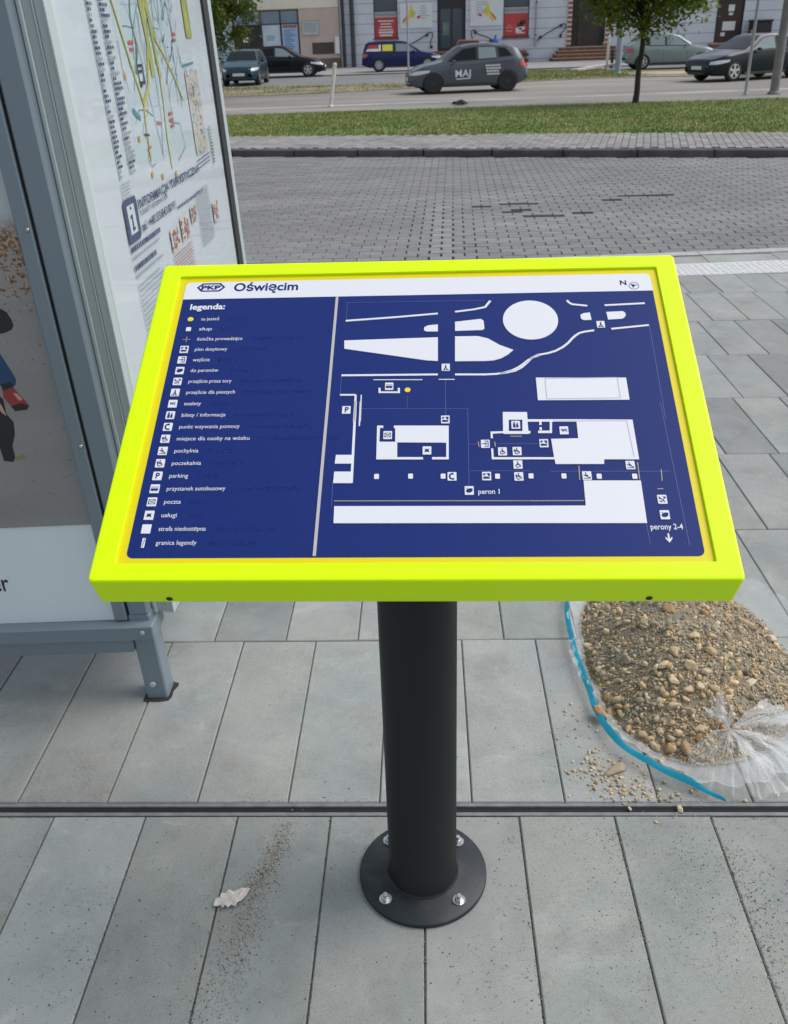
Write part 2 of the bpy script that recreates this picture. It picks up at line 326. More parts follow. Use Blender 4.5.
row=0; y=6.2
while y<19:
    x=-6.2+(.1 if row%2 else 0)
    while x<9.4:
        bx,by=x*ca-y*sa,x*sa+y*ca
        gap=.0035
        wide=1.0
        for lx,l0,l1 in ((0.02,7.3,10.4),(.2,7.3,10.1),(.27,7.4,9.8)):
            if l0<by<l1 and abs(bx-lx)<.1: gap=.015
        if 6.84+.07*(bx-1.8)+.1<by+.0 and by<f_kerb(bx)-.03 and -5.7<bx<8.9:
            if not any(abs(bx-mx)<.13 and abs(by-my)<.05 for mx,my,_ in missing):
                k=1+random.gauss(0,.075)+(.22 if .06<bx<.24 and 7.2<by<10 else 0); z=-.16+random.uniform(-.002,.002)
                hx,hy=.1-gap/2,.06-.002
                q=[(dx*ca-dy*sa+bx,dx*sa+dy*ca+by) for dx,dy in ((-hx,-hy),(hx-.004,-hy),(hx,0),(hx-.004,hy),(-hx,hy),(-hx+.004,0))]
                q2=[((a-bx)*.965+bx,(b-by)*.94+by) for a,b in q]
                blocks.rings([[(a,b,z-.03) for a,b in q],[(a,b,z-.005) for a,b in q],[(a,b,z) for a,b in q2]],0,(k,k,k*1.0),cap=False)
                blocks.add([(a,b,z) for a,b in q2],[tuple(range(6))],0,(k,k,k))
        x+=.2
    y+=.12; row+=1
hl=MB()
for mx,my,_ in missing: hl.add([(mx-.2,my-.075,-.1835),(mx+.2,my-.075,-.1835),(mx+.2,my+.075,-.1835),(mx-.2,my+.075,-.1835)],[(0,1,2,3)])
struct(hl.build('missing_block_soil_shade',noisy('soil_gap_shade',(.04,.037,.033),.95,40,.4)))  # dark soil plates with the shade of the deep gaps painted in
struct(blocks.build('bus_bay',M_block,colors=True))
far_bay=MB()
band(far_bay,lambda x:7.0,-.165,f_kerb,-.165,[-45,-30,-20,-12,-8,-5.8]); band(far_bay,lambda x:6.9,-.165,f_kerb,-.165,[8.9,10,12,14,20,30,45,60])
struct(far_bay.build('bay_surface',noisy('far_bay_blocks',(.15,.15,.149),.9,3,.2)))
# kerb on the far side of the bay
M_kerb=noisy('dark_kerb',(.075,.072,.068),.9,3,.35,b=.3,bd=.004)
kk=MB()
x=-44.0
while x<60:
    x1=x+.98; kk.rings([[(x,f_kerb(x),z),(x1,f_kerb(x1),z),(x1,f_kerb(x1)+.14,z),(x,f_kerb(x)+.14,z)] for z in (-.4,-.075)]+[[(x,f_kerb(x)+.012,-.06),(x1,f_kerb(x1)+.012,-.06),(x1,f_kerb(x1)+.14,-.06),(x,f_kerb(x)+.14,-.06)]],0); x+=1.0
struct(kk.build('kerb',M_kerb))
# far footway of small blocks
M_foot=mat('footway_block',(.25,.24,.225),.9,spec=.3)
base(M_foot,mix(M_foot,1.0,ramp(M_foot,noise(M_foot,1.1,5,.6),[(.3,(.20,.195,.185)),(.7,(.29,.28,.265))]),vcol(M_foot),'MULTIPLY'))
fb_=MB(); band(fb_,lambda x:f_kerb(x)+.13,-.075,lambda x:f_walk(x)+.1,-.075,XS); struct(fb_.build('footway_bed',noisy('footway_joint',(.06,.055,.045),.95,20,.4)))
fw=MB(); sl_=-.225; ang=math.atan(sl_); ca,sa=math.cos(ang),math.sin(ang)
for j in range(-2,24):
    for i in range(-64,90):
        lx,ly=i*.104,j*.2+(.1 if i%2 else 0)
        bx,by=lx*ca-ly*sa,14.4+lx*sa+ly*ca
        if -6.4<bx<8.8 and f_kerb(bx)+.22<by<f_walk(bx)-.0:
            k=1+random.gauss(0,.08); hx,hy=.0475,.0965; z=-.06+random.uniform(-.002,.002)
            q=[(dx*ca-dy*sa+bx,dx*sa+dy*ca+by) for dx,dy in ((-hx,-hy),(hx,-hy),(hx,hy),(-hx,hy))]
            fw.rings([[(a,b,z-.02) for a,b in q],[(a,b,z) for a,b in q]],0,(k,k*.99,k*.97),cap=False); fw.add([(a,b,z) for a,b in q],[(0,1,2,3)],0,(k,k*.99,k*.97))
struct(fw.build('footway',M_foot,colors=True))
fw2=MB(); 
for xs in ([-45,-30,-20,-12,-6.4],[8.8,10,12,14,20,30,45,60]): band(fw2,lambda x:f_kerb(x)+.15,-.062,f_walk,-.062,xs)
struct(fw2.build('footway_surface',noisy('far_footway',(.24,.23,.215),.9,4,.2)))
# grass verge
M_soil=mat('verge_soil',(.09,.1,.045),.95,spec=.2)
base(M_soil,ramp(M_soil,noise(M_soil,1.2,6,.65),[(.3,(.07,.11,.025)),(.5,(.11,.15,.04)),(.66,(.16,.165,.065)),(.8,(.23,.20,.12))]))
zg=lambda x,y:-.055+(-.325)*max(0,min(1,(y-f_walk(x))/(26.7-f_walk(x))))
vg=MB(); band(vg,f_walk,-.062,f_gr,-.385,XS,ny=6); struct(vg.build('verge',M_soil))
M_blade=mat('grass_blade',(.07,.13,.02),.6,spec=.3)
base(M_blade,mix(M_blade,1.0,ramp(M_blade,noise(M_blade,.9,6,.62),[(.3,(.11,.175,.03)),(.46,(.18,.235,.052)),(.58,(.26,.26,.09)),(.72,(.38,.32,.17))]),vcol(M_blade),'MULTIPLY'))
def blades(n,region,zf,hgt=(.012,.04),dens=None):
    X=np.empty(n);Y=np.empty(n)
    k=0; vs=[];fs=[];cs=[]
    while k<n:
        x,y=region()
        if dens and random.random()>dens(x,y): k+=1; continue
        h=random.uniform(*hgt); a=random.uniform(0,math.pi); wd=random.uniform(.008,.02); lx,ly=random.gauss(0,.4)*h,random.gauss(0,.4)*h
        z=zf(x,y); o=len(vs); c=random.uniform(.65,1.35)
        vs+=[(x-wd*math.cos(a),y-wd*math.sin(a),z-.01),(x+wd*math.cos(a),y+wd*math.sin(a),z-.01),(x+lx,y+ly,z+h)]
        fs.append((o,o+1,o+2)); cs+=[(c,c,c)]*3; k+=1
    mb=MB(); mb.v=vs; mb.f=fs; mb.m=[0]*len(fs); mb.sm=[False]*len(fs); mb.c=cs; return mb
def reg():
    x=random.uniform(-7,12); y0=f_walk(x); t=random.random()**1.2; return x,y0+.05+t*(26.65-y0)
patch=lambda x,y: .55+.45*math.sin(x*1.3+math.sin(y*.9)*2)*math.sin(y*.8+x*.3)
tag(blades(75000,reg,zg,dens=lambda x,y:.35+.65*max(0,patch(x,y))).build('grass',M_blade,colors=True),'short mown grass with yellow patches on the verge beyond the bus bay','grass',kind='stuff')
# near carriageway
M_asph=mat('asphalt',(.15,.145,.135),.9,spec=.3)
base(M_asph,mix(M_asph,.25,ramp(M_asph,noise(M_asph,.35,6,.6,stretch=(.35,1.6,1)),[(.3,(.17,.162,.15)),(.52,(.25,.23,.20)),(.70,(.36,.325,.265))]),ramp(M_asph,noise(M_asph,70,3),[(.3,(.06,.06,.06)),(.7,(.3,.3,.3))])))
rd=MB(); band(rd,lambda x:26.6,-.40,lambda x:f_road(x)+.4,-.40,XS); struct(rd.build('road',M_asph))
M_gut=noisy('concrete_gutter',(.30,.295,.28),.9,.9,.3)
gu=MB(); gl=lambda x:29.2+.085*x
x=-45
while x<60:
    gu.add([(x,gl(x),-.396),(x+1.49,gl(x+1.49),-.396),(x+1.49,gl(x+1.49)+.62,-.396),(x,gl(x)+.62,-.396)],[(0,1,2,3)]); x+=1.5
struct(gu.build('road_gutter',M_gut))
# median strip: sandy to the left and right, grassy in the middle
M_med=mat('median_soil',(.2,.17,.11),.95,spec=.2)
tcm=N(M_med,'ShaderNodeTexCoord'); sx=N(M_med,'ShaderNodeSeparateXYZ'); LK(M_med,tcm.outputs['Object'],sx.inputs[0])
base(M_med,ramp(M_med,noise(M_med,.5,6,.65),[(.3,(.10,.10,.045)),(.48,(.20,.175,.11)),(.62,(.27,.23,.155)),(.75,(.33,.29,.21))]))
md=MB(); band(md,f_road,-.385,f_strip,-.385,XS,ny=3); struct(md.build('median',M_med))
def reg2():
    x=random.uniform(-10,9.3); return x,random.uniform(f_road(x)+.2,f_strip(x)-.2)
tag(blades(30000,reg2,lambda x,y:-.385,hgt=(.04,.11),dens=lambda x,y:(1.0 if 2.2<x<8.6 else (.07 if y<f_road(x)+4.0 else .35))).build('median_grass',M_blade,colors=True),'thin grass and weeds on the strip between the two carriageways','grass',kind='stuff')
fr=MB(); band(fr,lambda x:f_strip(x)-.3,-.40,lambda x:50.6,-.40,XS); struct(fr.build('far_road',noisy('far_asphalt',(.17,.17,.165),.9,.5,.15)))
fk=MB(); fk.box((-45,50.5,-.5),(60,50.72,-.355)); struct(fk.build('far_kerb',noisy('worn_kerb',(.11,.108,.1),.9,1,.25)))
fp=MB(); fp.add([(-45,50.7,-.365),(60,50.7,-.365),(60,63,-.365),(-45,63,-.365)],[(0,1,2,3)]); struct(fp.build('far_pavement',noisy('far_pavement',(.27,.265,.255),.9,.9,.16)))
M_sand=noisy('sandy_ground',(.36,.30,.20),.95,.8,.25)
sp_=MB()
for (cx,cy,a,b) in ((10.2,42.6,1.9,1.2),):
    sp_.add([(cx+a*math.cos(t)*(1+.15*math.sin(3*t)),cy+b*math.sin(t)*(1+.12*math.cos(4*t)),-.379) for t in [k*math.pi/16 for k in range(32)]],[tuple(range(32))])
struct(sp_.build('sand_patch',M_sand))

# ------------------------------------------------------------------ the tactile map stand
BC=Vector((-.021,1.2284,1.027)); BX=Vector((.9999,-.0149,0)).normalized(); BN=Vector((-.007,-.4675,.884)).normalized()
BX=(BX-BN*BX.dot(BN)).normalized(); BY=BN.cross(BX)
PB=Vector((-.022,1.251,0))
MBOARD=Matrix(((BX.x,BY.x,BN.x,BC.x-PB.x),(BX.y,BY.y,BN.y,BC.y-PB.y),(BX.z,BY.z,BN.z,BC.z-PB.z),(0,0,0,1)))
stand=thing('tactile_map_stand','waist high station map board with fluorescent yellow frame on a black pole','map stand',PB)
M_neon=mat('fluorescent_yellow_paint',(.68,1.0,.0),.36,spec=.22); 
bump(M_neon,noise(M_neon,900,3),.06,.0005)
LK(M_neon,ramp(M_neon,noise(M_neon,14,6,.7),[(.35,(.28,)*3),(.7,(.5,)*3)]),bsdf(M_neon).inputs['Roughness'])
base(M_neon,mix(M_neon,ramp(M_neon,noise(M_neon,30,7,.75),[(.58,(0,0,0)),(.85,(.22,.22,.22))]),(.68,1.0,.0),(.60,.70,.12)))
M_pole=mat('black_powder_coat',(.012,.014,.016),.42,spec=.35); base(M_pole,mix(M_pole,ramp(M_pole,noise(M_pole,9,7,.75,stretch=(1,1,.25)),[(.58,(0,0,0)),(.88,(.10,.10,.10))]),(.009,.011,.012),(.10,.095,.085))); bump(M_pole,noise(M_pole,1400,2),.12,.0004)
M_plate=mat('dark_base_coat',(.016,.021,.027),.5,spec=.4); base(M_plate,mix(M_plate,ramp(M_plate,noise(M_plate,22,6,.7),[(.5,(0,0,0)),(.8,(.35,.35,.35))]),(.016,.021,.027),(.11,.105,.09))); bump(M_plate,noise(M_plate,900,2),.15,.0004)
M_zinc=noisy('zinc_bolt',(.55,.56,.56),.3,200,.15,metal=.9)
def rrect(x0,x1,y0,y1,r,z,n=5):
    if r<=0: return [(x0,y0,z),(x1,y0,z),(x1,y1,z),(x0,y1,z)]
    out=[]
    for cx,cy,a in ((x1-r,y0+r,-90),(x1-r,y1-r,0),(x0+r,y1-r,90),(x0+r,y0+r,180)):
        for k in range(n+1):
            t=R(a+90*k/n); out.append((cx+r*math.cos(t),cy+r*math.sin(t),z))
    return out
# base plate with its bolts
bp=MB(); bp.lathe([(.124,0.0005),(.1274,.002),(.1274,.0095),(.1258,.011),(.03,.011)],96)
base_plate=bp.build('base_plate',M_plate,stand)
for k in range(4):
    a=R(45+90*k-1); b=MB(); cx,cy=.101*math.cos(a),.101*math.sin(a)
    b.lathe([(.0125,.0112),(.0125,.0135)],24,c=(cx,cy,0)); 
    ph=random.uniform(0,1)
    b.rings([[(cx+r_*math.cos(ph+t*math.pi/3),cy+r_*math.sin(ph+t*math.pi/3),z) for t in range(6)] for r_,z in ((.0085,.0136),(.0088,.0145),(.0088,.0195),(.0078,.0205))])
    b.lathe([(.0048,.0205),(.0048,.0265),(.0038,.0275)],14,c=(cx,cy,0))
    b.build('bolt',M_zinc,base_plate)
po=MB(); n=64; ring=lambda r_,zf:[(r_*math.cos(2*math.pi*k/n),r_*math.sin(2*math.pi*k/n),zf(r_*math.sin(2*math.pi*k/n))) for k in range(n)]
ztop=lambda y: BC.z-.0625+ (y+.0)*.529
po.rings([ring(.0715,lambda y:.0112),ring(.0695,lambda y:.0135),ring(.067,lambda y:.0165),ring(.067,ztop)],0,None,True,True)
po.build('pole',M_pole,stand)
# frame: a shallow folded tray
fr_=MB(); OX,OY,T=.4188,.3023,.0591; IX0,IX1,IY0,IY1=-.3868,.3868,-.2757,.2737
def loop(d,z,r): return rrect(-OX+d,OX-d,-OY+d,OY-d,r,z)
def iloop(d,z): return rrect(IX0+d,IX1-d,IY0+d,IY1-d,.0022,z)
fr_.rings([iloop(0,-.0044),iloop(0,-.0009),iloop(-.0004,-.0003),iloop(-.0012,0),loop(.0042,0,.005),loop(.0018,-.0006,.0062),loop(.0005,-.0021,.0066),loop(0,-.0042,.0068),loop(0,-T+.004,.0068),loop(.0012,-T+.001,.0062),loop(.004,-T,.005),loop(.012,-T,.004)],0,None,False,False)
fr_.add(loop(.012,-T+.0003,.004),[tuple(range(23,-1,-1))])
frame=fr_.build('frame',M_neon,stand); frame.matrix_local=MBOARD
bv=frame.data
for pgn in bv.polygons: pgn.use_smooth=False
M_dark=mat('dark_screw',(.03,.03,.025),.5,metal=.4)
for u in (-.322,.308):
    s_=MB(); s_.lathe([(.0043,0),(.0043,.0012),(.0025,.002)],16,c=(u,0,0)); 
    s_.xform(Matrix.Translation((0,-OY,-.047))@Matrix.Rotation(R(90),4,'X'))
    so=s_.build('screw',M_dark,frame)
M_band=mat('yellow_print',(.72,.60,.0),.45,spec=.35)
M_navy=mat('navy_print',(.0085,.024,.145),.48,spec=.16); bump(M_navy,noise(M_navy,500,2),.05,.0003)
M_white=mat('white_print',(.68,.695,.73),.5,spec=.35)
M_gold=mat('beige_print',(.42,.33,.18),.5); M_hair=mat('hairline_print',(.07,.09,.28),.5); M_sun=mat('yellow_dot',(.8,.62,.02),.45)
M_div=mat('divider_print',(.45,.43,.42),.5)
pa=MB(); pa.prism([(IX0+.0002,IY0+.0002),(IX1-.0002,IY0+.0002),(IX1-.0002,IY1-.0002),(IX0+.0002,IY1-.0002)],-.009,-.0042,0)
PX0,PX1,PY0,PY1,VS=-.3755,.3755,-.2655,.262,.2225
pa.prism([q[:2] for q in rrect(PX0,PX1,PY0,PY1,.009,0,8)],-.0042,-.0038,1)
panel=pa.build('panel',[M_band,M_navy],stand); panel.matrix_local=MBOARD
panel['label']='navy printed map face with a white title strip along the top'
ZB=-.0038
top=rrect(PX0,PX1,PY0,PY1,.009,0,8)
tp=[(x,y) for x,y,z in top if y>0]
st=MB(); st.prism([(PX1,VS)]+tp+[(PX0,VS)],ZB,ZB+.0004); st.build('title_strip',M_white,panel)
dv=MB(); dv.stroke([(-.1245,VS),(-.1258,-.2635)],.0042,ZB,ZB+.001); dv.build('divider',M_div,panel)
rel=MB()
def circ(c,r_,n=56): return [(c[0]+r_*math.cos(2*math.pi*k/n),c[1]+r_*math.sin(2*math.pi*k/n)) for k in range(n)]
for i,P_ in enumerate(AREAS):
    q=MB(); q.prism(P_,ZB,ZB+.0011); q.build('map_relief',M_white,panel)
rel.prism(circ((.18,.1618),.0424),ZB,ZB+.0011)
rel.build('map_relief',M_white,panel)
ml=MB()
for P_,w_ in LINES:
    ml=MB(); ml.stroke(P_,w_,ZB,ZB+.0008); ml.build('map_outline',M_white,panel)
for (x,y) in DOTS:
    ml=MB(); ml.prism([q[:2] for q in rrect(x-.0033,x+.0033,y-.0042,y+.0042,.0012,0,3)],ZB,ZB+.001); ml.build('pillar_mark',M_white,panel)
mg=MB()
for P_ in GOLD: mg.stroke(P_,.0011,ZB,ZB+.0004,0)
for P_ in HAIR: mg.stroke(P_,.0007,ZB,ZB+.0003,1)
BL=.018
# dark marked crossings
mg.build('map_hairline',[M_gold,M_hair],panel)
yd=MB(); yd.prism(circ((-.0084,.0213),.0043,24),ZB,ZB+.001); yd.build('position_dot',M_sun,panel)
ob=MB()   # fine outline inside the raised buildings
def inset(x0,x1,y0,y1,w_):
    for a in ([(x0,y0),(x1,y0)],[(x1,y0),(x1,y1)],[(x1,y1),(x0,y1)],[(x0,y1),(x0,y0)]): ob.stroke(a,w_,ZB+.0011,ZB+.0013)
inset(.1937,.2989,.0002,.0395,.0012)
ob.stroke([(.2005,-.0415),(.3027,-.0425)],.0012,ZB+.0011,ZB+.0013); ob.stroke([(.3027,-.0425),(.3055,-.1075)],.0012,ZB+.0011,ZB+.0013)
ob.build('relief_edge',mat('relief_outline',(.40,.42,.48),.5),panel)
bs=MB(); bs.prism(BLUESQ,ZB+.0011,ZB+.0014); bs.build('map_room',M_navy,panel)
# ---- pictograms
def glyph(mb,kind,cx,cy,wd=.0128,hg=.0146,zb=ZB):
    """white tile with a navy sign"""
    mb.prism([q[:2] for q in rrect(cx-wd/2,cx+wd/2,cy-hg/2,cy+hg/2,.0008,0,2)],zb,zb+.0012,0)
    z0=zb+.0012; z1=z0+.0003; X=lambda a:cx+a*wd/2; Y=lambda b:cy+b*hg/2
    P_=lambda pts:mb.prism([(X(a),Y(b)) for a,b in pts],z0,z1,1)
    St=lambda pts,w_=.0011:mb.stroke([(X(a),Y(b)) for a,b in pts],w_,z0,z1,1)
    O_=lambda a,b,r_:mb.ell((X(a),Y(b)),r_*wd/2,r_*wd/2,z0,z1,1,14)
    if kind=='park': put_text(mb,'P',X(-.35),Y(-.62),.016,.0058,z1,1,.0004,.0098)
    elif kind=='wc': put_text(mb,'wc',X(-.66),Y(-.3),.01,.0086,z1,1,.0002)
    elif kind=='plan': P_([(-.75,.6),(-.1,.6),(-.45,.15),(-.75,.15)]); P_([(.05,.65),(.75,.65),(.75,.0),(.4,-.1),(.25,.3)]); P_([(-.4,-.1),(.7,-.3),(.7,-.65),(-.75,-.65),(-.75,-.25)])
    elif kind=='enter': St([(-.2,.65),(.65,.65),(.65,-.65),(-.2,-.65)]); St([(-.75,0),(.1,0)]); P_([(.05,.4),(.4,0),(.05,-.4)])
    elif kind=='train': P_([(-.75,-.1),(-.4,.35),(.3,.5),(.75,.4),(.75,-.2),(.1,-.55),(-.5,-.5)]); P_([(-.85,.5),(-.3,.62),(-.3,.5)])
    elif kind=='rail': St([(-.7,.6),(.0,-.1)]); St([(-.2,-.6),(.75,.55)]); P_([(.1,.6),(.75,.6),(.75,.1)]); O_(-.5,.2,.2); St([(.1,-.1),(.5,-.65)]); P_([(-.7,-.3),(-.2,-.4),(-.4,-.7)])
    elif kind=='cross': O_(.0,.55,.17); P_([(-.12,.35),(.12,.35),(.2,-.1),(.45,-.6),(.2,-.65),(0,-.2),(-.25,-.65),(-.5,-.6),(-.2,-.1)]); St([(-.8,-.75),(.8,-.75)],.0008)
    elif kind=='info': O_(-.35,.55,.2); P_([(-.6,.3),(-.1,.3),(-.05,-.7),(-.65,-.7)]); P_([(.1,.1),(.6,.1),(.6,-.7),(.1,-.7)]); O_(.35,.35,.18)
    elif kind=='phone': St([(.2,.7),(-.4,.45),(-.55,0),(-.35,-.5),(.3,-.72)],.0022); P_([(.0,.75),(.35,.8),(.35,.35),(.05,.4)]); P_([(.1,-.5),(.55,-.45),(.5,-.8),(.1,-.8)])
    elif kind in('wait','chair'):
        O_(-.05,.62,.16); St([(-.08,.4),(-.02,-.1),(.4,-.12),(.6,-.55)],.0014); St([(-.05,.2),(.3,.15)],.0009)
        St([(-.25,.1),(-.48,-.2),(-.4,-.6),(0,-.72),(.3,-.5)],.0011)
        if kind=='wait': P_([(-.7,.4),(-.35,.4),(-.35,-.1),(-.7,-.1)])
    elif kind=='ramp': St([(-.7,.15),(.75,-.55)],.0012); St([(-.7,-.65),(.75,-.65)],.0009); O_(-.25,.58,.15); St([(-.25,.4),(-.15,.1),(.25,.0)],.0012)
    elif kind=='bus': P_([(-.8,.05),(.8,.05),(.8,-.45),(-.8,-.45)]); St([(-.8,.35),(.8,.35)],.0008); O_(-.4,-.5,.14); O_(.4,-.5,.14)
    elif kind=='post': St([(-.7,.5),(.7,.5),(.7,-.5),(-.7,-.5),(-.7,.5)],.0007); St([(-.7,.5),(0,-.1),(.7,.5)],.0007); St([(-.6,-.4),(.0,.1),(.6,-.4)],.0005)
    elif kind=='star': P_([(-.5,.4),(-.15,.2),(0,.5),(.15,.2),(.55,.45),(.4,0),(.55,-.45),(.0,-.3),(-.55,-.45),(-.4,0)])
for kind,pts in ICONS.items():
    for (x,y) in pts:
        g_=MB(); glyph(g_,kind,x,y,.0122,.0142,ZB+(.0014 if kind=='info' else 0)); g_.build('pictogram',[M_white,M_navy],panel)
# ---- legend
rows=[('dot','tu jesteś',.029),('pillar','słup',.0205),('path','ścieżka prowadząca',.0715),('plan','plan dotykowy',.0505),('enter','wejście',.0262),('train','do peronów',.0425),
 ('rail','przejście przez tory',.0655),('cross','przejście dla pieszych',.0735),('wc','toalety',.0255),('info','bilety / informacja',.0650),('phone','punkt wzywania pomocy',.0885),
 ('wait','miejsce dla osoby na wózku',.1055),('ramp','pochylnia',.0345),('wait','poczekalnia',.0415),('park','parking',.0265),('bus','przystanek autobusowy',.0820),
 ('post','poczta',.0232),('star','usługi',.0210),('block','strefa niedostępna',.0640),('edge','granica legendy',.0545)]
lg=MB(); put_text(lg,'legenda:',-.3605,.1985,.0175,.0565,ZB+.0006,0,.0005)
for i,(kind,tx,wd) in enumerate(rows):
    y=.1765-.02204*i; x=-.356
    put_text(lg,tx,-.3390,y-.0031,.0100,wd,ZB+.0006,0,.0)
    g_=MB()
    if kind=='dot': g_.prism(circ((x,y),.0046,24),ZB,ZB+.001,0); g_.build('pictogram',[M_sun],panel)
    elif kind=='pillar': g_.prism([q[:2] for q in rrect(x-.0038,x+.0038,y-.0042,y+.0042,.0012,0,3)],ZB,ZB+.001); g_.build('pictogram',[M_white],panel)
    elif kind=='path': g_.stroke([(x-.006,y),(x+.006,y)],.0008,ZB,ZB+.0005); g_.stroke([(x,y-.006),(x,y-.0006)],.0008,ZB,ZB+.0005);g_.stroke([(x,y+.0006),(x,y+.006)],.0008,ZB,ZB+.0005); g_.build('pictogram',[M_gold],panel)
    elif kind=='block': g_.prism([(x-.0062,y-.0072),(x+.0062,y-.0072),(x+.0062,y+.0072),(x-.0062,y+.0072)],ZB,ZB+.001); g_.build('pictogram',[M_white],panel)
    elif kind=='edge': g_.prism([(x-.002,y-.0075),(x+.002,y-.0075),(x+.002,y+.0075),(x-.002,y+.0075)],ZB,ZB+.001); g_.stroke([(x-.0007,y-.0065),(x+.0012,y+.0065)],.001,ZB+.001,ZB+.0012,1); g_.build('pictogram',[M_white,mat('brown_print',(.2,.09,.04))],panel)
    else: glyph(g_,kind,x,y,.0128,.0146); g_.build('pictogram',[M_white,M_navy],panel)
br=MB()
for i,(kind,tx,wd) in enumerate(rows):
    y=.1765-.02204*i; x=-.3390+wd+.014; rb_=random.Random(i)
    for k in range(max(3,int(len(tx)*.75))):
        for dx in (0,1):
            for dy in (0,1,2):
                if rb_.random()<.5: br.lathe([(.00085,0),(.0007,.0005),(.0003,.0008)],6,c=(x+k*.0062+dx*.0024,y+.002-dy*.0024,ZB))
br.build('braille',M_navy,panel)['kind']='stuff'
put_text(lg,'peron 1',.0901,-.1668,.0118,.0287,ZB+.0006,0,.0001); put_text(lg,'perony 2-4',.3122,-.2252,.0125,.0418,ZB+.0006,0,.00012)
lg.stroke([(.3335,-.2315),(.3335,-.2425)],.0022,ZB,ZB+.0006); lg.prism([(.3292,-.2395),(.3335,-.2455),(.3378,-.2395),(.3378,-.2365),(.3335,-.2415),(.3292,-.2365)],ZB,ZB+.0007)
lg.build('legend_lettering',M_white,panel)
tl=MB(); zt=ZB+.0007
put_text(tl,'Oświęcim',-.2950,.2395,.031,.1055,zt,0,.0007,.0265)
put_text(tl,'N',.3262,.2362,.012,.0100,zt,0,.0003,.0108)
def ring2(c,r0,r1,n=40):
    for k in range(n):
        a,b=2*math.pi*k/n,2*math.pi*(k+1)/n
        tl.add([(c[0]+r0*math.cos(a),c[1]+r0*math.sin(a),zt),(c[0]+r1*math.cos(a),c[1]+r1*math.sin(a),zt),(c[0]+r1*math.cos(b),c[1]+r1*math.sin(b),zt),(c[0]+r0*math.cos(b),c[1]+r0*math.sin(b),zt)],[(0,1,2,3)])
ring2((.3472,.2338),.0072,.0080); tl.poly([(.3422,.2382),(.3525,.2350),(.3478,.2336),(.3462,.2290)],zt)
# rail company sign: long hexagon ring round three letters
def hexa(cx,cy,a,b,t): return [(cx-a,cy),(cx-a+t,cy-b),(cx+a-t,cy-b),(cx+a,cy),(cx+a-t,cy+b),(cx-a+t,cy+b)]
o_=hexa(-.333,.2492,.0235,.0098,.0085); i_=hexa(-.333,.2492,.0198,.0070,.0068)
for k in range(6):
    tl.add([(*o_[k],zt),(*o_[(k+1)%6],zt),(*i_[(k+1)%6],zt),(*i_[k],zt)],[(0,1,2,3)])
put_text(tl,'PKP',-.3488,.2447,.0125,.0316,zt,0,.0006,.0095)
tl.build('title_lettering',M_navy,panel)

# ------------------------------------------------------------------ the shelter with its two poster cases
SB=Vector((-.7075,1.82,0))
shelter=thing('bus_shelter','grey metal shelter corner post carrying two poster cases at right angles','bus shelter',SB)
shelter.rotation_euler=(0,-R(1.8),0)
def loc(mb): return mb.xform(Matrix.Translation(-SB))
M_alu=mat('grey_aluminium_coat',(.40,.44,.44),.45,metal=.1,spec=.5); bump(M_alu,noise(M_alu,600,2),.05,.0004)
M_blue_alu=mat('blue_grey_coat',(.175,.22,.252),.42,metal=.05,spec=.5); 
M_profile=mat('pale_profile',(.46,.52,.53),.4,metal=.2)
M_rub=mat('black_rubber',(.012,.014,.016),.5)
M_pale=noisy('pale_opal_panel',(.64,.71,.73),.3,2,.04)
def sbox(name,a,b,m,parent=None,bev=.003):
    q=MB(); q.box(a,b,0,bev=bev); loc(q); return q.build(name,m,parent or shelter)
column=MB(); column.box((-.7305,1.797,.26),(-.681,1.86,2.55),0,bev=.004); column.box((-.735,1.798,-.06),(-.680,1.858,.2595),0,bev=.004); loc(column); column.build('column',M_blue_alu,shelter)
q=MB(); q.lathe([(.0085,0),(.0085,.003),(.006,.005)],20,c=(0,0,0)); q.xform(Matrix.Translation((-.712,1.7975,.045))@Matrix.Rotation(R(90),4,'X')); loc(q); q.build('bolt',M_alu,shelter)
fl=sbox('flange',(-.768,1.795,.245),(-.7365,1.83,2.4),M_blue_alu)
for z in (.455,.715,1.18,1.62):
    q=MB(); q.lathe([(.0048,0),(.0048,.0015),(.003,.003)],14); q.xform(Matrix.Translation((-.7445,1.7948,z))@Matrix.Rotation(R(90),4,'X')); loc(q); q.build('screw',M_zinc,fl)
sbox('seam',(-.7363,1.803,.25),(-.7307,1.84,2.4),M_black,bev=0)
ur=MB(); ur.box((-2.1,1.772,.2),(-.670,1.868,.242),0,bev=.003); loc(ur); ur.build('rail',M_blue_alu,shelter)
lr=MB(); lr.box((-2.1,1.79,.152),(-.7352,1.85,.1995),0,bev=.003); loc(lr); lr.build('rail',M_blue_alu,shelter)
q=MB(); q.lathe([(.006,0),(.006,.002),(.004,.003)],14); q.xform(Matrix.Translation((-.697,1.7718,.224))@Matrix.Rotation(R(90),4,'X')); loc(q); q.build('bolt',M_alu,shelter)
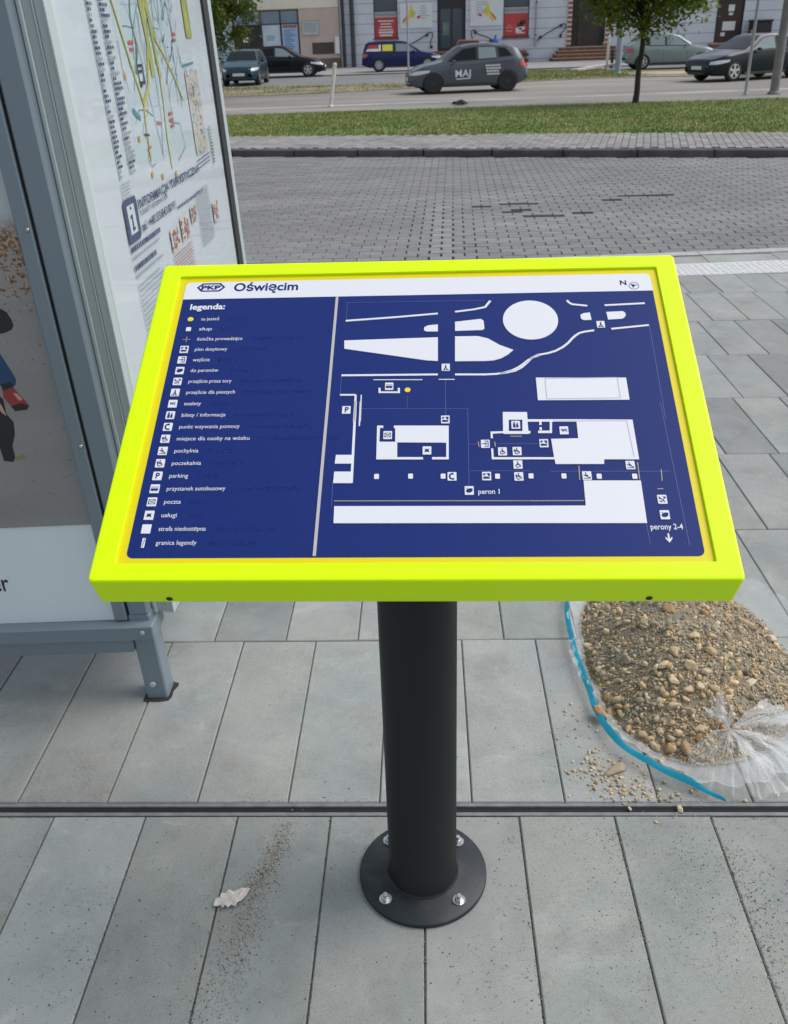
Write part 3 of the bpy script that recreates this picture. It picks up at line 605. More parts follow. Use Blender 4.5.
# case with the town map, facing the bus bay side
case=MB(); case.box((-.80,1.862,.24),(-.644,3.276,2.45),0,bev=.004)
loc(case); case_o=case.build('map_case',M_alu,shelter)
e1=MB(); e1.box((-.6805,1.828,.242),(-.6785+.008,1.846,2.44),0,bev=.002); e1.box((-.6720,1.834,.242),(-.653,1.86,2.44),1,bev=.002); e1.box((-.6525,1.831,.242),(-.6505,1.86,2.44),0)
e1.box((-.6502,1.836,.238),(-.6325,1.86,2.44),1,bev=.001); e1.box((-.6323,1.832,.238),(-.6295,1.862,2.44),0); loc(e1); e1.build('edge_profile',[M_profile,M_alu],case_o)
fm=MB(); M_fr=mat('white_case_frame',(.55,.60,.61),.4,metal=.2)
fm.box((-.6440,1.8625,.238),(-.6275,1.885,2.44),0,bev=.002); fm.box((-.644,1.8855,.238),(-.6275,3.17,.30),0,bev=.002); fm.box((-.644,1.8855,2.36),(-.6275,3.17,2.44),0,bev=.002)
loc(fm); fm.build('frame',M_fr,case_o)
gk=MB(); gk.box((-.644,3.1705,.238),(-.6272,3.238,2.44),0); loc(gk); gk.build('gasket',M_rub,case_o)
ed=MB(); ed.box((-.6445,3.2385,.236),(-.6255,3.28,2.45),0,bev=.002); loc(ed); ed.build('edge_profile',M_profile,case_o)
lk=MB(); lk.box((-.6273,1.868,.248),(-.626,1.88,.29),0); lk.box((-.6274,1.9,.25),(-.6265,1.93,.28),1); loc(lk); lk.build('lock',[M_rub,mat('red_mark',(.45,.05,.03),.5)],case_o)
PX=-.6355
M_paper=noisy('poster_paper',(.60,.64,.665),.55,1.5,.03)
ps=MB(); ps.box((-.643,1.8855,.3005),(PX,3.1700,2.3595),0); loc(ps); poster=ps.build('poster',M_paper,case_o)
poster['label']='printed town map poster with blue tourist information lettering'
ink=[mat('ink_navy',(.03,.05,.13),.6),mat('ink_grey',(.28,.33,.37),.6),mat('ink_yellow',(.56,.50,.08),.6),mat('ink_olive',(.40,.42,.12),.6),mat('ink_red',(.5,.14,.10),.6),mat('ink_orange',(.60,.36,.08),.6),mat('ink_teal',(.06,.27,.33),.6),mat('ink_green',(.12,.28,.14),.6),mat('ink_brown',(.26,.10,.075),.6),mat('ink_black',(.02,.02,.025),.6),mat('ink_tan',(.58,.55,.50),.6),mat('ink_paleblue',(.53,.61,.645),.6),mat('ink_lilac',(.42,.40,.56),.6)]
NV,GR,YE,OL,RE,OR,TE,GN,BR_,BK,TN,PB_,LI=range(13)
pm=MB(); layer=[0]; bump_=[1]
def on(u,v,z): return (PX+.0004+z,u*1.038,1.5+(v-1.5)*1.038)
def pq(pts,mi):
    layer[0]+=bump_[0]; z=.000004*layer[0]
    t=MB(); t.poly(pts,0,mi); pm.add([on(x,y,z) for x,y,_ in t.v],t.f,mi)
def pr(u0,u1,v0,v1,mi): pq([(u0,v0),(u1,v0),(u1,v1),(u0,v1)],mi)
def ps_(pts,w_,mi):
    P=[Vector(q) for q in pts]
    for i in range(len(P)-1):
        d=(P[i+1]-P[i]).normalized(); nn=Vector((-d.y,d.x))*w_/2
        pq([tuple(P[i]-nn),tuple(P[i+1]-nn),tuple(P[i+1]+nn),tuple(P[i]+nn)],mi)
rnd=random.Random(3)
# pale map ground and street net
pr(2.16,2.70,1.235,2.2,PB_)
for k in range(110):
    a=rnd.uniform(2.17,2.66); b=rnd.uniform(1.3,2.15); an=rnd.gauss(1.35,.5) if rnd.random()<.6 else rnd.uniform(0,3)
    l=rnd.uniform(.04,.2); pts=[(a,b)]
    for s in range(3):
        an+=rnd.gauss(0,.25); q=(pts[-1][0]+l/3*math.cos(an),pts[-1][1]+l/3*math.sin(an)); pts.append((min(2.69,max(2.165,q[0])),min(2.19,max(1.24,q[1]))))
    ps_(pts,rnd.choice((.002,.0035,.0025)),rnd.choice((LI,GR,GR,TE,NV,LI,GN,OL,RE)))
for k in range(150):
    a=rnd.uniform(2.36,2.7); b=rnd.uniform(1.42,2.15); ps_([(a,b),(a+rnd.uniform(-.03,.03),b+rnd.uniform(-.03,.03))],.0028,rnd.choice((GR,GN,TE,LI,NV)))
ps_([(2.09,2.0),(2.125,1.72),(2.168,1.577),(2.225,1.46),(2.276,1.367)],.009,YE); ps_([(2.09,2.0),(2.125,1.72),(2.168,1.577),(2.225,1.46),(2.276,1.367)],.003,OL)
ps_([(2.47,2.1),(2.45,1.75),(2.40,1.5),(2.34,1.40),(2.276,1.367)],.012,YE); ps_([(2.34,1.8),(2.385,1.6),(2.40,1.50),(2.40,1.42)],.03,OL)
ps_([(2.36,1.75),(2.43,1.56),(2.47,1.50),(2.52,1.47),(2.60,1.41),(2.655,1.352)],.008,YE); ps_([(2.45,1.7),(2.44,1.55),(2.46,1.42)],.02,OL)
ps_([(2.276,1.367),(2.26,1.31),(2.255,1.245)],.008,YE); ps_([(2.46,1.48),(2.45,1.36),(2.43,1.28),(2.43,1.205)],.007,YE)
ps_([(2.31,1.50),(2.33,1.4),(2.36,1.29),(2.37,1.24)],.004,LI); ps_([(2.42,1.45),(2.41,1.33),(2.37,1.25)],.004,LI)
ps_([(2.33,1.62),(2.29,1.55),(2.30,1.48),(2.26,1.43)],.006,GN)
ps_([(2.18,1.36),(2.23,1.34)],.012,TE)
for i in range(2): ps_([(2.275+.0*i,1.435-.03*i),(2.31-.02*i,1.435-.03*i)],.006,BK)
for a in (((2.275,1.447),(2.275,1.412)),((2.275,1.412),(2.315,1.410)),((2.315,1.410),(2.315,1.447)),((2.315,1.447),(2.275,1.447))): ps_(a,.006,BK)
for (a,b) in ((2.257,1.495),(2.70-.04,1.51),(2.50,1.33),(2.50,1.315)): 
    ps_([(a-.02,b),(a+.02,b)],.008,RE); ps_([(a-.016,b-.014),(a+.016,b-.014)],.007,RE)
for (a,b) in ((2.17,1.43),(2.19,1.30),(2.46,1.19),(2.245,1.215),(2.33,1.2)): ps_([(a-.008,b),(a+.008,b)],.013,OR)
ps_([(2.36,1.32),(2.40,1.315)],.007,RE); ps_([(2.235,1.305),(2.275,1.30)],.005,NV); ps_([(2.24,1.27),(2.275,1.275)],.005,RE)
ps_([(2.25,1.27),(2.235,1.25),(2.26,1.232),(2.29,1.235)],.003,GR); ps_([(2.50,1.31),(2.58,1.30),(2.60,1.24),(2.50,1.215)],.003,GR)
# side column: town list and inset pictures
pr(2.80,2.87,1.50,2.1,OL); ps_([(2.82,2.1),(2.835,1.52)],.02,YE)
for k in range(26): ps_([(2.845+rnd.uniform(-.03,.03),rnd.uniform(1.52,2.05)),(2.85+rnd.uniform(-.03,.03),rnd.uniform(1.52,2.05))][:1]*1+[(2.85+rnd.uniform(-.03,.03),rnd.uniform(1.6,1.9))],.004,rnd.choice((GN,BR_,OL)))
ps_([(2.70,1.433),(2.84,1.438)],.006,TE)
pr(2.715,2.87,1.205,1.42,TN)
for k in range(110):
    a,b=rnd.uniform(2.72,2.86),rnd.uniform(1.21,1.41); ps_([(a,b),(a+rnd.uniform(-.02,.02),b+rnd.uniform(-.02,.02))],rnd.uniform(.002,.006),rnd.choice((NV,TE,BR_,GR,OR,TE)))
for k in range(3): ps_([(2.70,1.19-.010*k),(2.87,1.195-.010*k)],.003,NV)
def dashes(u0,u1,v,h,mi,seed=None):
    layer[0]+=1; bump_[0]=0; u=u0
    while u<u1:
        l=rnd.uniform(.006,.02); pr(u,min(u1,u+l),v,v+h,mi); u+=l+.003
    bump_[0]=1
# the two street index columns: ragged lines of small print
z=2.2
while z>1.235:
    dashes(1.997,1.997+rnd.uniform(.018,.040),z,.0058,NV if rnd.random()<.75 else GR)
    dashes(2.075,2.075+rnd.uniform(.022,.062),z,.0058,NV if rnd.random()<.75 else GR); z-=.0098
for k in range(5): dashes(1.99,2.06-.01*(k%2),1.226-.007*k,.002,GR)
# tourist information heading
def ptext(s,u,v,wd,h,mi,bold=0.0):
    t=MB(); put_text(t,s,u,v,.03,wd,0,mi,bold,h); layer[0]+=3; zz=.000004*layer[0]
    pm.add([on(x,y,zz) for x,y,_ in t.v],t.f,mi)
tk=[(1.976,1.105),(2.058,1.105),(2.070,1.112),(2.076,1.185),(2.070,1.196),(1.990,1.196),(1.980,1.19)]
pq(tk,NV); pq([(2.000,1.122),(2.052,1.122),(2.052,1.182),(2.000,1.182)],ink.index(ink[PB_]))
pq([(2.020,1.172),(2.032,1.172),(2.032,1.178),(2.020,1.178)],BK); pq([(2.014,1.160),(2.032,1.163),(2.028,1.133),(2.038,1.136),(2.036,1.129),(2.016,1.127),(2.021,1.154),(2.013,1.154)],BK)
ptext('INFORMACJA TURYSTYCZNA',2.083,1.1635,.625,.0265,NV,.0007)
ptext('TOURIST INFORMATION',2.083,1.1475,.255,.0110,NV)
ptext('tel. +48 33 843 00 91',2.083,1.1145,.315,.020,NV,.0006); ptext('www.it.oswiecim.pl',2.412,1.1075,.30,.0150,NV,.0008)
# small print and four brownish pictures below
for r_,(v,u0,u1,h) in enumerate(((1.088,1.98,2.22,.011),(1.073,1.98,2.20,.005),(1.048,1.98,2.16,.011),(1.034,1.98,2.21,.005))): dashes(u0,u1,v,h,NV if h>.008 else GR)
for k in range(46): dashes(1.98,rnd.uniform(2.15,2.26),1.012-.011*k,.004,GR)
for (a,b,c,d,mi) in ((2.30,2.385,1.02,1.075,BR_),(2.41,2.50,1.025,1.085,BR_),(2.53,2.60,1.05,1.092,BR_),(2.80,2.88,1.0,1.06,BR_)):
    pr(a,b,c,d,TN)
    for k in range(34):
        x,y=rnd.uniform(a,b-.02),rnd.uniform(c,d-.012); pr(x,x+rnd.uniform(.008,.02),y,y+rnd.uniform(.004,.012),rnd.choice((BR_,BR_,BR_,GR)))
for k in range(22): dashes(2.62,2.78,1.115-.007*k,.003,GR); 
for k in range(10): dashes(2.30,2.50,1.008-.008*k,.003,rnd.choice((RE,GR)))
for k in range(12): dashes(2.90,2.93,1.26-.009*k,.005,NV if k>4 else GR)
loc(pm); pm.build('print',ink,poster)
M_glass=bpy.data.materials.new('pane_glass'); M_glass.use_nodes=True
t=M_glass.node_tree; t.nodes.remove(t.nodes['Principled BSDF']); mo=t.nodes['Material Output']
tr=t.nodes.new('ShaderNodeBsdfTransparent'); tr.inputs[0].default_value=(.97,.98,.985,1); gl_=t.nodes.new('ShaderNodeBsdfGlossy'); gl_.inputs['Roughness'].default_value=.03
fz=t.nodes.new('ShaderNodeFresnel'); fz.inputs[0].default_value=1.45; mx=t.nodes.new('ShaderNodeMixShader')
ge=t.nodes.new('ShaderNodeNewGeometry'); mu=t.nodes.new('ShaderNodeMath'); mu.operation='SUBTRACT'; mu.use_clamp=True; t.links.new(fz.outputs[0],mu.inputs[0]); t.links.new(ge.outputs['Backfacing'],mu.inputs[1]); t.links.new(mu.outputs[0],mx.inputs[0]); t.links.new(tr.outputs[0],mx.inputs[1]); t.links.new(gl_.outputs[0],mx.inputs[2]); t.links.new(mx.outputs[0],mo.inputs[0])
gp=MB(); gp.box((-.6325,1.8856,.3006),(-.6305,3.1699,2.3594),0); loc(gp); gp.build('pane',M_glass,case_o)
# advert panel facing the camera
bk=MB(); bk.box((-2.05,1.806,.2425),(-.7685,1.85,2.4),0); loc(bk); adv=bk.build('advert_panel',M_pale,shelter)
adv['label']='pale advert panel printed with a photograph of a cyclist on a leafy path'
M_photo=mat('photo_print',(.3,.3,.3),.4)
tc=N(M_photo,'ShaderNodeTexCoord'); sz=N(M_photo,'ShaderNodeSeparateXYZ'); LK(M_photo,tc.outputs['Object'],sz.inputs[0])
path=ramp(M_photo,noise(M_photo,2.5,4,.5,stretch=(.6,1,3)),[(.3,(.205,.200,.200)),(.7,(.27,.262,.258))])
leafn=noise(M_photo,75,3,.6,stretch=(1,1,1.6))
leaf_c=ramp(M_photo,noise(M_photo,120,2),[(.35,(.05,.035,.03)),(.5,(.22,.13,.07)),(.62,(.42,.33,.25)),(.72,(.10,.06,.045))])
def mr(src,a,b,c=0.,d=1.):
    n=N(M_photo,'ShaderNodeMapRange'); LK(M_photo,src,n.inputs[0]); n.inputs[1].default_value=a; n.inputs[2].default_value=b; n.inputs[3].default_value=c; n.inputs[4].default_value=d; return n.outputs[0]
th=mr(sz.outputs[2],.98,1.17,.66,.40)
mth=N(M_photo,'ShaderNodeMath',operation='GREATER_THAN'); LK(M_photo,leafn,mth.inputs[0]); LK(M_photo,th,mth.inputs[1])
cc=mix(M_photo,mth.outputs[0],path,leaf_c)
cc=mix(M_photo,mr(sz.outputs[2],1.17,1.215),cc,(.40,.44,.45))
base(M_photo,cc)
ph=MB(); ph.box((-2.04,1.8035,.513),(-.7687,1.8058,2.39),0); loc(ph); photo=ph.build('photo',M_photo,adv)
fig=MB(); fm_=[mat('print_black',(.012,.012,.014),.5),mat('print_jeans',(.012,.05,.13),.5),mat('print_red',(.26,.03,.03),.5),mat('print_flesh',(.5,.28,.22),.5),mat('print_olive',(.22,.2,.07),.5)]
def fp_(pts,mi,k):
    tt=MB(); tt.poly(pts,0,mi); 
    fig.add([(x,1.8033-k*.00015,y) for x,y,_ in tt.v],[f for f in tt.f],mi)
fp_([(-0.9,1.0),(-0.864,1.021),(-0.845,1.026),(-0.834,1.018),(-0.828,1.002),(-0.827,0.99),(-0.833,0.981),(-0.849,0.975),(-0.878,0.972),(-.9,.98)],0,0)
fp_([(-1.05,.99),(-0.891,0.947),(-0.871,0.929),(-0.864,0.908),(-0.857,0.889),(-0.853,0.872),(-0.858,0.859),(-0.878,0.856),(-0.913,0.87),(-1.05,.88)],1,0)
fp_([(-0.889,0.853),(-0.865,0.859),(-0.859,0.846),(-0.845,0.823),(-0.84,0.812),(-0.847,0.803),(-0.874,0.801),(-0.88,0.813),(-0.891,0.833)],2,1)
fp_([(-0.868,0.842),(-0.860,0.842),(-0.85,0.828),(-.858,.824)],3,2)
fp_([(-0.88,0.813),(-0.856,0.819),(-0.84,0.812),(-0.847,0.803),(-0.874,0.801)],0,2)
fp_([(-0.89,.863),(-.866,.868),(-.862,.856),(-.888,.85)],0,2)
fp_([(-1.0,.87),(-0.916,0.857),(-0.893,0.83),(-0.895,0.796),(-0.884,0.775),(-0.889,0.747),(-0.902,0.719),(-0.903,0.691),(-0.911,0.68),(-0.931,0.684),(-0.932,0.72),(-0.951,0.734),(-1.0,.75)],0,0)
fp_([(-.912,.84),(-.900,.815),(-.896,.79),(-.905,.80),(-.915,.825)],3,1)
fp_([(-0.904,0.691),(-0.885,0.698),(-0.876,0.692),(-0.891,0.685),(-0.905,0.684)],4,1)
loc(fig); fig.build('printed_cyclist',fm_,photo)
er=MB(); put_text(er,'er',-1.052,.338,.06,.043,0,0,.0004,.034)
er.xform(Matrix(((1,0,0,0),(0,0,1,1.8052),(0,1,0,0),(0,0,0,1)))); loc(er); er.build('lettering',mat('advert_ink',(.02,.02,.022),.5),adv)
# dark soil in the cut-out round the leg
hp=MB(); hp.add([(-.742+.0,1.783,.0012),(-.70,1.780,.0012),(-.676,1.786,.0012),(-.671,1.80,.0012),(-.672,1.825,.0012),(-.664,1.845,.0012),(-.667,1.858,.0012),(-.674,1.858,.0012),(-.684,1.864,.0012),(-.742,1.866,.0012)],[tuple(range(10))]); struct(hp.build('post_pocket',noisy('dark_soil',(.025,.023,.02),.95,200,.6)))

# ------------------------------------------------------------------ gravel heap on a plastic bag, loose grit, a dry leaf
def ico(sub):
    bm=bmesh.new(); bmesh.ops.create_icosphere(bm,subdivisions=sub,radius=1.0)
    bm.verts.ensure_lookup_table(); v=np.array([q.co[:] for q in bm.verts]); f=np.array([[w_.index for w_ in p.verts] for p in bm.faces]); bm.free(); return v,f
def stone_shape(v,rs):
    d=np.ones(len(v))
    for _ in range(9):
        ax=rs.normal(size=3); ax/=np.linalg.norm(ax); t=rs.uniform(.42,.8)
        pr_=v@ax; d=np.where(pr_*d>t,np.minimum(d,t/np.maximum(pr_,1e-3)),d)
    d*=1+rs.normal(0,.05,len(v))
    return v*d[:,None]*np.array([1,rs.uniform(.65,.95),rs.uniform(.5,.8)])
rs=np.random.RandomState(11)
V1,F1=ico(1); V0=V1; F0=F1
V2,F2=ico(2); V3,F3=ico(3)
shapes=[stone_shape(V2,rs) for _ in range(14)]        # icosphere with 42 vertices
fines=[stone_shape(V1,rs) for _ in range(14)]
def scatter(name,pos,size,col,small=True,matl=None):
    base_v=fines if small else shapes; F=F1 if small else F2
    vs=[];fs=[];cs=[];o=0
    for i in range(len(pos)):
        s=base_v[rs.randint(14)]; q=rs.normal(size=4); q/=np.linalg.norm(q); w_,x,y,z=q
        Rm=np.array([[1-2*(y*y+z*z),2*(x*y-z*w_),2*(x*z+y*w_)],[2*(x*y+z*w_),1-2*(x*x+z*z),2*(y*z-x*w_)],[2*(x*z-y*w_),2*(y*z+x*w_),1-2*(x*x+y*y)]])
        vs.append(s@Rm.T*size[i]+pos[i]); fs.append(F+o); cs.append(np.repeat(col[i][None],len(s),0)); o+=len(s)
    v=np.concatenate(vs); f=np.concatenate(fs); c=np.concatenate(cs)
    me=bpy.data.meshes.new(name); me.vertices.add(len(v)); me.vertices.foreach_set('co',v.astype(np.float32).ravel())
    me.loops.add(f.size); me.loops.foreach_set('vertex_index',f.astype(np.int32).ravel())
    me.polygons.add(len(f)); me.polygons.foreach_set('loop_start',np.arange(0,f.size,3,dtype=np.int32)); me.polygons.foreach_set('loop_total',np.full(len(f),3,dtype=np.int32))
    me.update(calc_edges=True); me.validate()
    a=me.color_attributes.new('Col','FLOAT_COLOR','POINT'); arr=np.ones((len(v),4),dtype=np.float32); arr[:,:3]=c; a.data.foreach_set('color',arr.ravel())
    me.materials.append(matl); ob_=bpy.data.objects.new(name,me); C.objects.link(ob_); return ob_
M_stone=mat('stone',(.3,.25,.18),.9,spec=.25)
base(M_stone,mix(M_stone,1.0,vcol(M_stone),ramp(M_stone,noise(M_stone,160,4,.65),[(.3,(.62,.6,.58)),(.7,(1.3,1.28,1.22))]),'MULTIPLY')); bump(M_stone,noise(M_stone,260,4),.4,.002)
HC=np.array((.635,1.86))
hp_=np.array([(.90,2.20),(.945,2.0),(.93,1.80),(.84,1.64),(.72,1.565),(.589,1.548),(.50,1.60),(.440,1.70),(.425,1.819),(.420,2.0),(.430,2.13),(.50,2.28),(.62,2.36),(.78,2.33)])
th_=np.arctan2(hp_[:,1]-HC[1],hp_[:,0]-HC[0]); rr_=np.hypot(hp_[:,0]-HC[0],hp_[:,1]-HC[1]); od=np.argsort(th_); th_,rr_=th_[od],rr_[od]
def rout(t): return np.interp(t,np.r_[th_[-1]-2*np.pi,th_,th_[0]+2*np.pi],np.r_[rr_[-1],rr_,rr_[0]])
def nz(x,y): return (np.sin(x*21+1.3*np.sin(y*17))+np.sin(y*26+1.7*np.sin(x*19)+1)+.6*np.sin(x*47+y*39))/2.6
def hgt(x,y):
    dx,dy=x-HC[0],y-HC[1]; r_=np.hypot(dx,dy); rho=np.clip(r_/rout(np.arctan2(dy,dx)),0,1.2)
    return np.maximum(0.004,.140*(1-rho**1.7))+.012*nz(x,y)*np.clip(1.15-rho,0,1)
hm=MB(); nt_,nr_=96,26; vs=[]
for j in range(nr_+1):
    for i in range(nt_):
        t_=2*math.pi*i/nt_-math.pi; r_=float(rout(t_))*j/nr_*1.0; x,y=HC[0]+r_*math.cos(t_),HC[1]+r_*math.sin(t_)
        vs.append((x,y,float(hgt(x,y)) if j<nr_ else .004))
fs=[(j*nt_+i,(j+1)*nt_+i,(j+1)*nt_+(i+1)%nt_,j*nt_+(i+1)%nt_) for j in range(nr_) for i in range(nt_)]
M_dirt=mat('heap_dirt',(.2,.17,.12),.95,spec=.15)
base(M_dirt,ramp(M_dirt,noise(M_dirt,14,6,.7),[(.3,(.16,.148,.125)),(.55,(.29,.255,.19)),(.75,(.38,.32,.23))])); bump(M_dirt,noise(M_dirt,190,4),.8,.006)
hm.add(vs,fs,0,None,True)
TAN=np.array((.50,.385,.245)); GREY=np.array((.335,.295,.225)); PALE=np.array((.58,.485,.34)); BRN=np.array((.40,.26,.14)); DK=np.array((.19,.17,.135))
def zone(x,y):
    """how tan (1) or grey (0) the heap is here"""
    lx=(x-.50)/.10; ly=(y-1.86)/.16
    dark=math.exp(-(lx*lx+ly*ly)); dark=max(dark,math.exp(-(((x-.52)/.07)**2+((y-1.70)/.05)**2)))
    tan=math.exp(-(((x-.60)/.11)**2+((y-1.64)/.10)**2)); right=1/(1+math.exp(-(x-.70)/.04))
    return max(0,min(1,.50+.55*tan-.42*dark-.10*right))
def heap_pos(n,smin,smax,pw,sink=.3):
    P_=[];Sz=[];Cl=[]
    while len(P_)<n:
        t_=rs.uniform(-np.pi,np.pi); r_=np.sqrt(rs.uniform(0,1))*rout(t_)*1.0; x,y=HC[0]+r_*np.cos(t_),HC[1]+r_*np.sin(t_)
        s=smin+(smax-smin)*rs.uniform()**pw; tn=zone(x,y)
        if s>smin*1.6 and rs.uniform()>.25+.9*tn: continue
        c=TAN if rs.uniform()<tn else GREY
        k=rs.uniform()
        if k<.10: c=PALE
        elif k<.16: c=BRN
        elif k<.28 and tn<.5: c=DK
        c=c*(1+rs.normal(0,.16))
        P_.append((x,y,hgt(x,y)+s*(.5-sink))); Sz.append(s); Cl.append(c)
    return np.array(P_),np.array(Sz),np.clip(np.array(Cl),.03,.7)
heap=hm.build('gravel_heap',M_dirt)
tag(heap,'heap of grey and tan gravel tipped on the clear plastic bag','gravel',kind='stuff')
gv=scatter('fine_gravel',*heap_pos(15000,.0018,.0065,1.7),True,M_stone); gv.parent=heap
gv2=scatter('coarse_gravel',*heap_pos(1300,.005,.0155,2.2),False,M_stone); gv2.parent=heap
gv['kind']='stuff'; gv2['kind']='stuff'
# the larger stones, each a thing
big_me=[]
rb=np.random.RandomState(5)
for k in range(9):
    v=stone_shape(V3,rb); v=v*(1+.03*np.sin(v[:,[1]]*7+k)); m=MB(); cl=[TAN,PALE,TAN*.9,BRN*1.1,TAN*1.1,np.array((.36,.30,.22)),PALE*.9,np.array((.42,.30,.2)),TAN][k]
    m.add([tuple(q) for q in v],[tuple(q) for q in F3],0,tuple(float(q) for q in cl),True)
    o=m.build('stone',M_stone,colors=True); big_me.append(o.data); bpy.data.objects.remove(o)
def stone(x,y,s,k,label,z=None,grp=None,sc=(1,1,1)):
    o=bpy.data.objects.new('stone',big_me[k%9]); C.objects.link(o)
    zz=float(hgt(np.array(x),np.array(y))) if z is None else z
    o.location=(x,y,zz+s*.28); o.scale=(s*sc[0],s*sc[1],s*sc[2]); o.rotation_euler=(rb.uniform(-.4,.4),rb.uniform(-.4,.4),rb.uniform(0,6.28)); return tag(o,label,'stone',grp)
G1='larger tan stones in the gravel heap'
L1='tan stone the size of a walnut half sunk in the gravel heap'
stone(.407,1.712,.021,3,'long brown stone lying across the blue edge strip of the bag',z=.022,sc=(1.5,.8,.7))
stone(.438,1.715,.019,7,'chunky brown stone just right of the stone on the blue strip',sc=(1.1,1,1.1))
stone(.417,1.531,.021,5,'flat pale brown stone lying on the slab outside the blue strip',z=.001,sc=(1.5,1,.7))
stone(.532,1.417,.011,1,'small pale stone by the bag between the blue strip and the drain',z=.001)
stone(.905,1.985,.024,1,'pale yellow stone alone at the upper right rim of the heap',z=.03)
stone(.85,2.01,.022,2,'brown stone beside the pale one at the upper right rim of the heap',sc=(1.5,.9,.8))
stone(.769,1.735,.022,1,'pale tan stone standing alone on the grey right slope of the heap')
for (x,y,s,k) in [(.60,1.80,.026,0),(.57,1.77,.022,1),(.63,1.76,.026,4),(.665,1.745,.022,6),(.585,1.725,.022,1),(.555,1.715,.018,0),(.61,1.70,.022,4),(.64,1.705,.022,6),(.668,1.70,.019,0),(.545,1.68,.018,8),(.575,1.675,.020,6),(.605,1.655,.021,5),(.56,1.635,.016,2),
   (.625,1.615,.017,1),(.55,1.59,.021,3),(.585,1.575,.024,7),(.52,1.60,.018,6),(.50,1.63,.017,2),(.645,1.59,.017,0),(.675,1.62,.016,3),(.47,1.66,.015,8),(.69,1.80,.022,2),(.655,1.85,.024,4),(.71,1.86,.017,0),(.44,1.77,.018,3),(.455,1.74,.019,0),(.445,1.83,.014,8),(.435,1.93,.014,2),(.427,1.985,.022,1),(.432,1.955,.017,8),
   (.56,1.96,.016,4),(.63,1.98,.02,3),(.68,2.0,.016,2),(.73,2.03,.018,0),(.78,2.08,.02,2),(.80,2.02,.016,4),(.60,2.06,.014,6),(.52,2.05,.016,0),(.75,1.95,.014,1),(.71,1.70,.013,4),(.755,1.64,.014,2),(.73,1.60,.012,8),(.80,1.80,.015,3),(.84,1.87,.013,6),(.87,1.78,.015,0),(.525,1.56,.015,8),(.61,1.56,.018,5)]:
    stone(x,y,s*rb.uniform(.72,.98),k,L1,None,G1)
# plastic bag under and round the heap
M_film=bpy.data.materials.new('clear_plastic_film'); M_film.use_nodes=True
t=M_film.node_tree; pb=t.nodes['Principled BSDF']; pb.inputs['Base Color'].default_value=(.78,.81,.82,1); pb.inputs['Roughness'].default_value=.22; pb.inputs['Specular IOR Level'].default_value=.7
tr=t.nodes.new('ShaderNodeBsdfTransparent'); mx=t.nodes.new('ShaderNodeMixShader'); lw=t.nodes.new('ShaderNodeLayerWeight'); lw.inputs[0].default_value=.32
mr_=t.nodes.new('ShaderNodeMapRange'); mr_.inputs[3].default_value=.10; mr_.inputs[4].default_value=.58
t.links.new(lw.outputs['Facing'],mr_.inputs[0]); t.links.new(mr_.outputs[0],mx.inputs[0]); t.links.new(tr.outputs[0],mx.inputs[1]); t.links.new(pb.outputs[0],mx.inputs[2]); t.links.new(mx.outputs[0],t.nodes['Material Output'].inputs[0])
bag=thing('plastic_bag','torn clear plastic bag with a blue edge strip spread under the gravel heap','plastic bag',(.635,1.86,0))
def bl(mb): return mb.xform(Matrix.Translation((-.635,-1.86,0)))
ro_=np.array([(1.0,2.22),(1.03,2.02),(1.01,1.78),(.90,1.60),(.80,1.50),(.68,1.46),(.583,1.466),(.50,1.526),(.441,1.60),(.409,1.70),(.403,1.783),(.390,2.015),(.400,2.165),(.47,2.33),(.62,2.43),(.85,2.40)])
t2=np.arctan2(ro_[:,1]-HC[1],ro_[:,0]-HC[0]); r2=np.hypot(ro_[:,0]-HC[0],ro_[:,1]-HC[1]); od=np.argsort(t2); t2,r2=t2[od],r2[od]
def rbag(t): return float(np.interp(t,np.r_[t2[-1]-2*np.pi,t2,t2[0]+2*np.pi],np.r_[r2[-1],r2,r2[0]]))
sh=MB(); nT,nR=260,12; vs=[]
for j in range(nR+1):
    q=j/nR
    for i in range(nT):
        t_=2*math.pi*i/nT-math.pi; a,b=float(rout(t_))*.90,rbag(t_); r_=a+(b-a)*q
        wr=(math.sin(t_*23+2*math.sin(t_*7))+.7*math.sin(t_*51+3*math.sin(t_*13)))*.5
        lift=.030 if math.cos(t_-math.pi)>.2 else .018
        z=.004+.010*q+(lift*q**3)+.009*wr*q*(1.0)
        r_+=.006*q*math.sin(t_*37+1)
        vs.append((HC[0]+r_*math.cos(t_),HC[1]+r_*math.sin(t_),max(z,.003)))
sh.add(vs,[(j*nT+i,(j+1)*nT+i,(j+1)*nT+(i+1)%nT,j*nT+(i+1)%nT) for j in range(nR) for i in range(nT)],0,None,True)
bl(sh); sh.build('film',M_film,bag)
def catmull(P,n):
    P=[np.array(q,float) for q in P]; out=[]
    for i in range(len(P)-1):
        a,b,c,d=P[max(i-1,0)],P[i],P[i+1],P[min(i+2,len(P)-1)]
        for k in range(n):
            u=k/n; out.append(.5*((2*b)+(-a+c)*u+(2*a-5*b+4*c-d)*u*u+(-a+3*b-3*c+d)*u**3))
    out.append(P[-1]); return out
hem=catmull([(.56,2.40,.03),(.47,2.31,.032),(.397,2.172,.032),(.384,2.015,.032),(.389,1.87,.03),(.397,1.783,.03),(.403,1.71,.026),(.43,1.605,.03),(.498,1.525,.03),(.583,1.464,.022),(.634,1.435,.012)],8)
M_hem=mat('blue_film',(.008,.26,.38),.5,spec=.3)
hb=MB(); vs=[];n=len(hem)
